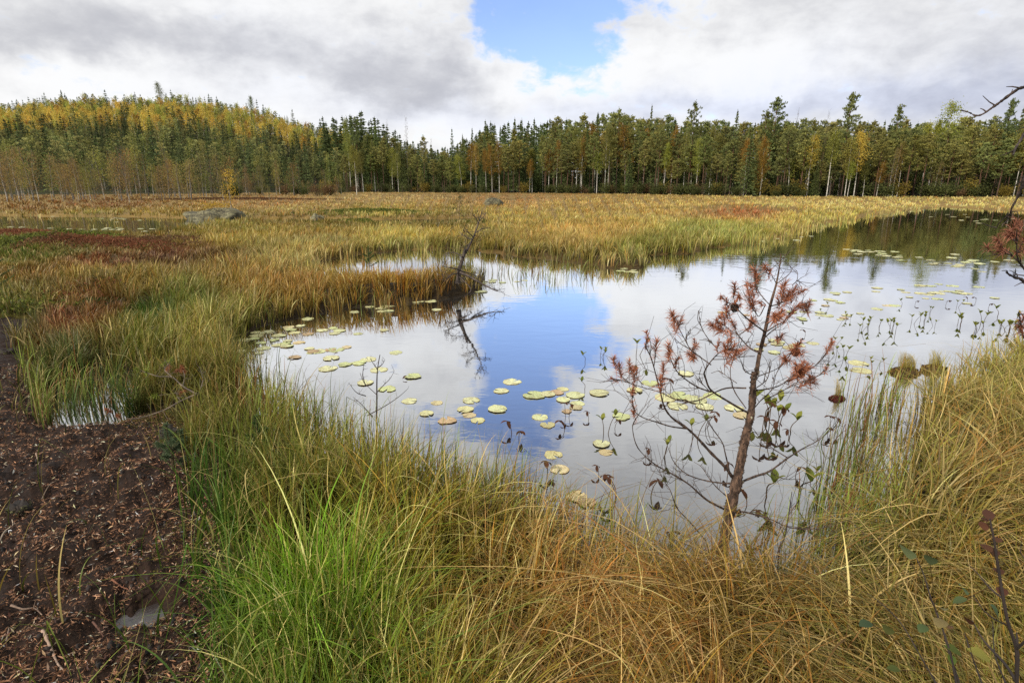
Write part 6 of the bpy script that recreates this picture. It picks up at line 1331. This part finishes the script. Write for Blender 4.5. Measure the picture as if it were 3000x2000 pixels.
# ------------------------------------------------------------------ bare peat: litter, clods, sticks, stumps
def litter():
    n = 210000; d = rng.uniform(1.3, 8.5, n); a = np.radians(rng.uniform(-58, -5, n)); x, y = np.sin(a) * d, np.cos(a) * d
    pe = -sdist(x, y, PEAT); k = (pe > -.06) & ((fbm(x, y, 6.0, 70, 3) - .42) * 4 > rng.random(n) - .75) & (sdist(x, y, POOL) > .02) & (np.hypot(x - PUD[0], y - PUD[1]) > .11); x, y = x[k], y[k]; n = len(x); z = height(x, y) + .006
    mb = MB(); ax = nrm(n) * (1, 1, .38); l = rng.uniform(.010, .020, n) * rng.choice([1, 1, 1.6, 2.2], n); kind = rng.random(n)
    col = np.where((kind < .5)[:, None], lin((124, 90, 66)), np.where((kind < .78)[:, None], lin((72, 48, 40)), np.where((kind < .9)[:, None], lin((190, 140, 106)), lin((214, 178, 150))))) * np.exp(rng.normal(.12, .45, (n, 1)))
    cards(mb, np.stack([x, y, z + .3 * l * np.abs(unit(ax)[:, 2])], -1), ax, l, l * rng.uniform(.06, .26, n), np.clip(col, 0, .7), fold=.6)
    tag(mb.build('litter', M_NEEDLE), 'brown curled litter strewn over the bare peat', kind='stuff')
    # dark crumbs of peat
    n = 3500; d = rng.uniform(1.3, 8, n); a = np.radians(rng.uniform(-58, -8, n)); x, y = np.sin(a) * d, np.cos(a) * d; k = (-sdist(x, y, PEAT) > 0) & (fbm(x, y, 5, 12, 3) > .45) & (sdist(x, y, POOL) > .05) & (np.hypot(x - PUD[0], y - PUD[1]) > .14); x, y = x[k], y[k]; n = len(x)
    s = rng.uniform(.005, .016, n); th = np.arange(6) * math.pi / 3; c = np.stack([x, y, height(x, y) + s * .3], -1); V_ = []
    rings = [(.95, -.5), (.8, .35), (.3, .8)]; v = np.concatenate([np.stack([np.cos(th) * r, np.sin(th) * r, np.full(6, z_)], -1) for r, z_ in rings]); vv = c[:, None] + v[None] * s[:, None, None] * rng.uniform(.6, 1.4, (n, 18, 1))
    f = [[i, (i+1) % 6, 6 + (i+1) % 6, 6 + i] for i in range(6)] + [[6+i, 6+(i+1) % 6, 12+(i+1) % 6, 12+i] for i in range(6)] + [[12, 13, 14, 15], [12, 15, 16, 17]]
    mb = MB(); mb.add(vv.reshape(-1, 3), (np.arange(n)[:, None, None] * 18 + np.array(f)[None]).reshape(-1, 4), np.repeat(lin((38, 30, 27)) * rng.uniform(.4, 1.5, (n, 1)), 18, 0)); tag(mb.build('peat_crumbs', M_BARK), 'dark crumbled peat clods on the bare ground', kind='stuff')
litter()
def stick(path, r0, col, label, r1=None, lift=.012, name='stick'):
    pts = [];
    for q in path: g = ground(q[0], q[1], .13); pts.append((g[0], g[1], float(height(g[:1], g[1:])[0]) + lift))
    p = spline(pts, 18); O = p[0].copy(); mb = MB(); tube(mb, p - O, np.linspace(r0, r1 or r0 * .4, 18) * (1 + .12 * rng.normal(size=18)), lin(col), 7); e = p[11] + unit(rng.normal(size=3) + (0, 0, .4)) * r0 * 5; tube(mb, np.array([p[11], (p[11]+e)/2, e]) - O, [r0*.5, r0*.4, r0*.25], lin(col), 4)
    o = mb.build(name, M_BARK); o.location = tuple(O); tag(o, label, 'stick')
B = lambda x, y: (x * .5102, 1200 + y * .5102)
stick([B(262, 1325), B(300, 1400), B(335, 1480), B(380, 1545)], .0075, (150, 128, 112), 'thick pale birch stick lying on the peat low at the left')
stick([B(75, 1160), B(140, 1165), B(200, 1150), B(240, 1170)], .006, (142, 120, 104), 'bent pale stick on the peat at the left')
stick([B(240, 515), B(290, 455), B(340, 400)], .0035, (160, 140, 120), 'straight thin light stick on the upper peat')
stick([B(0, 775), B(30, 710), B(72, 665), B(70, 632)], .005, (176, 160, 140), 'whitish crooked stick at the left edge of the peat')
stick([B(38, 1330), B(52, 1250)], .0045, (160, 140, 124), 'short pale stick left of the bent one')
stick([B(650, 1010), B(700, 1040), B(745, 1065)], .005, (120, 78, 56), 'reddish brown stick in the middle of the peat')
stick([B(540, 1240), B(570, 1280), B(598, 1310)], .006, (84, 56, 44), 'short stout dark stick near the puddle')
stick([B(150, 560), B(240, 520), B(350, 540), B(520, 520)], .003, (90, 64, 50), 'long thin root across the upper peat')
stick([B(210, 262), B(222, 315)], .005, (150, 130, 114), 'tiny pale peg of wood near the pool')
stick([B(860, 1568), B(760, 1420), B(620, 1350)], .004, (96, 70, 54), 'thin brown stick by the near grass')
stick([(0, 965), (60, 955), (150, 960), (220, 950)], .008, (84, 74, 66), 'long dark branch lying at the back of the peat')
stick([(165, 1195), (190, 1192), (205, 1188)], .004, (110, 70, 52), 'little stick reaching into the small pool')
def stump(px, py, w, h, label):
    g = ground(px, py, .1); mb = MB(); nu = 22; zs = np.linspace(-.05, h, 8); th = np.linspace(0, 2*math.pi, nu, endpoint=False); v = []
    for i, z in enumerate(zs):
        r = w / 2 * (1.35 - .5 * i / 7) * (1 + .22 * np.sin(th * 3 + z * 20) + .16 * rng.normal(size=nu)); v.append(np.stack([np.cos(th) * r, np.sin(th) * r, z + rng.normal(size=nu) * .012 * (i > 5)], -1))
    v.append(np.stack([np.cos(th) * w*.1, np.sin(th) * w*.1, np.full(nu, h * .8)], -1)); f = [[i*nu+j, i*nu+(j+1) % nu, (i+1)*nu+(j+1) % nu, (i+1)*nu+j] for i in range(8) for j in range(nu)]
    mb.add(np.concatenate(v), f, lin((48, 40, 34))); m = 160; a = rng.random(m) * 6.3; cards(mb, np.stack([np.cos(a)*w*.55, np.sin(a)*w*.55, h * rng.random(m)], -1), nrm(m), .02, .012, lin((78, 78, 44)) * rng.uniform(.5, 1.3, (m, 1)))
    o = mb.build('stump', M_BARK); o.location = (float(g[0]), float(g[1]), .08); tag(o, label, 'stump')
stump(60, 1505, .11, .09, 'small dark rotten stump with moss on the peat at the left'); stump(500, 1290, .13, .12, 'dark rotten stump at the edge of the sedge beside the pine seedlings'); stump(25, 1040, .14, .08, 'blackened stump at the far left of the peat'); stump(525, 1560, .10, .06, 'low dark stump half under the sedge edge')

# fallen half-dead branch by the small pool
def fallen_branch():
    D = lambda x, y: (x * .4464, 600 + y * .4464); g = ground(600, 1250, .15); Y0 = float(g[1]); W = lambda q, dy=0: deep(q[0], q[1], Y0 + dy); O = np.array([*W(D(1290, 1240))[:2], .1]); root = empty('fallen_branch', tuple(O)); tag(root, 'fallen dead pine branch with rusty and green tufts beside the small pool', 'branch'); col = lin((104, 92, 80))
    for path, dy, r0, tf in [([D(1290, 1240), D(1200, 1190), D(1130, 1130), D(1040, 1125), D(960, 1100), D(890, 1080)], .5, .007, [(890, 1075, 1), (960, 1085, 1)]), ([D(1290, 1240), D(1180, 1290), D(1090, 1340), D(980, 1380), D(900, 1400), D(830, 1400), D(760, 1385)], .15, .008, [(770, 1380, 0), (700, 1345, 0), (1290, 1300, 0)]), ([D(1130, 1130), D(1080, 1080), D(1110, 1040), D(1130, 1010)], .6, .004, [(1125, 1010, 1), (1070, 1045, 1), (1100, 1080, 0)]),
                              ([D(1200, 1190), D(1210, 1120), D(1190, 1060)], .6, .004, [(1190, 1060, 0), (1210, 1100, 0), (1160, 1090, 0)]), ([D(1190, 1290), D(1160, 1250), D(1180, 1230)], .3, .003, [(1000, 1255, 1), (1210, 1225, 0)]), ([D(1300, 1250), D(1330, 1150), D(1310, 1060)], .5, .004, [])]:
        p = spline([W(q, dy * i / (len(path) - 1)) for i, q in enumerate(path)], 20); mb = MB(); tube(mb, p - O, np.linspace(r0, .0015, 20), col, 6)
        for _ in range(9): j = rng.integers(3, 19); e = p[j] + unit(rng.normal(size=3) + (0, 0, .4)) * rng.uniform(.04, .13); tube(mb, np.array([p[j], (p[j]+e)/2 + rng.normal(size=3)*.008, e]) - O, [.002, .0015, .001], col, 3)
        tw = []
        for x, y, gr in tf:
            q = W(D(x, y), dy * .8); j = int(np.argmin(np.linalg.norm(p - q, axis=1))); tube(mb, np.array([p[j], (p[j]+q)/2, q]) - O, [.0022, .0018, .0012], col, 4); tw.append((q, q - p[j], gr))
        b = mb.build('bough', M_BARK, root)
        for q, ax, gr in tw: nb = MB(); needles(nb, q - O, ax, 90, .038, *((lin((70, 92, 36)), lin((150, 156, 64))) if gr else (lin((110, 66, 44)), lin((168, 108, 72)))), .05, .9, .0014); nb.build('needle_tuft', M_NEEDLE, b)
fallen_branch()

# brown leaves resting on the pads and on the water
for x, y, s, lab in [(1180, 1110, .07, 'long curled brown leaf on the cream pad'), (978, 1038, .06, 'curled brown leaf in front of a lily pad at the left'), (735, 1024, .05, 'brown leaf lying on the pads in the far left corner'), (2265, 1112, .04, 'tiny dark leaf on the water right of the dead pine'), (2230, 822, .05, 'tiny dark leaf far out on the silver water'), (775, 1056, .05, 'brown leaf caught in the thin reeds')]:
    g = ground(x, y, .012); lm = MB(); leaflet(lm, np.zeros(3), (1, .2, .25), s, s * .4, lin((84, 54, 32)), .6); o = lm.build('fallen_leaf', M_LEAF); o.location = (float(g[0]), float(g[1]), .012); o.rotation_euler = (0, 0, rng.random() * 3); tag(o, lab, 'leaf')

# ------------------------------------------------------------------ the air between
def haze():
    m, t = new_mat('autumn_haze'); v = t.nodes.new('ShaderNodeVolumePrincipled'); v.inputs['Color'].default_value = (.93, .95, 1, 1); v.inputs['Density'].default_value = .00032; v.inputs['Anisotropy'].default_value = .2
    o = t.nodes.new('ShaderNodeOutputMaterial'); t.links.new(v.outputs[0], o.inputs['Volume'])
    x, y0, y1, z0, z1 = 565, -565, 565, -2, 75; vs = [(a, b, c) for a in (-x, x) for b in (y0, y1) for c in (z0, z1)]
    mb = MB(); mb.add(vs, [[0, 1, 3, 2], [4, 6, 7, 5], [0, 4, 5, 1], [2, 3, 7, 6], [0, 2, 6, 4], [1, 5, 7, 3]], (1, 1, 1)); tag(mb.build('haze', m, smooth_=False), 'thin autumn haze over bog and wood', kind='stuff')
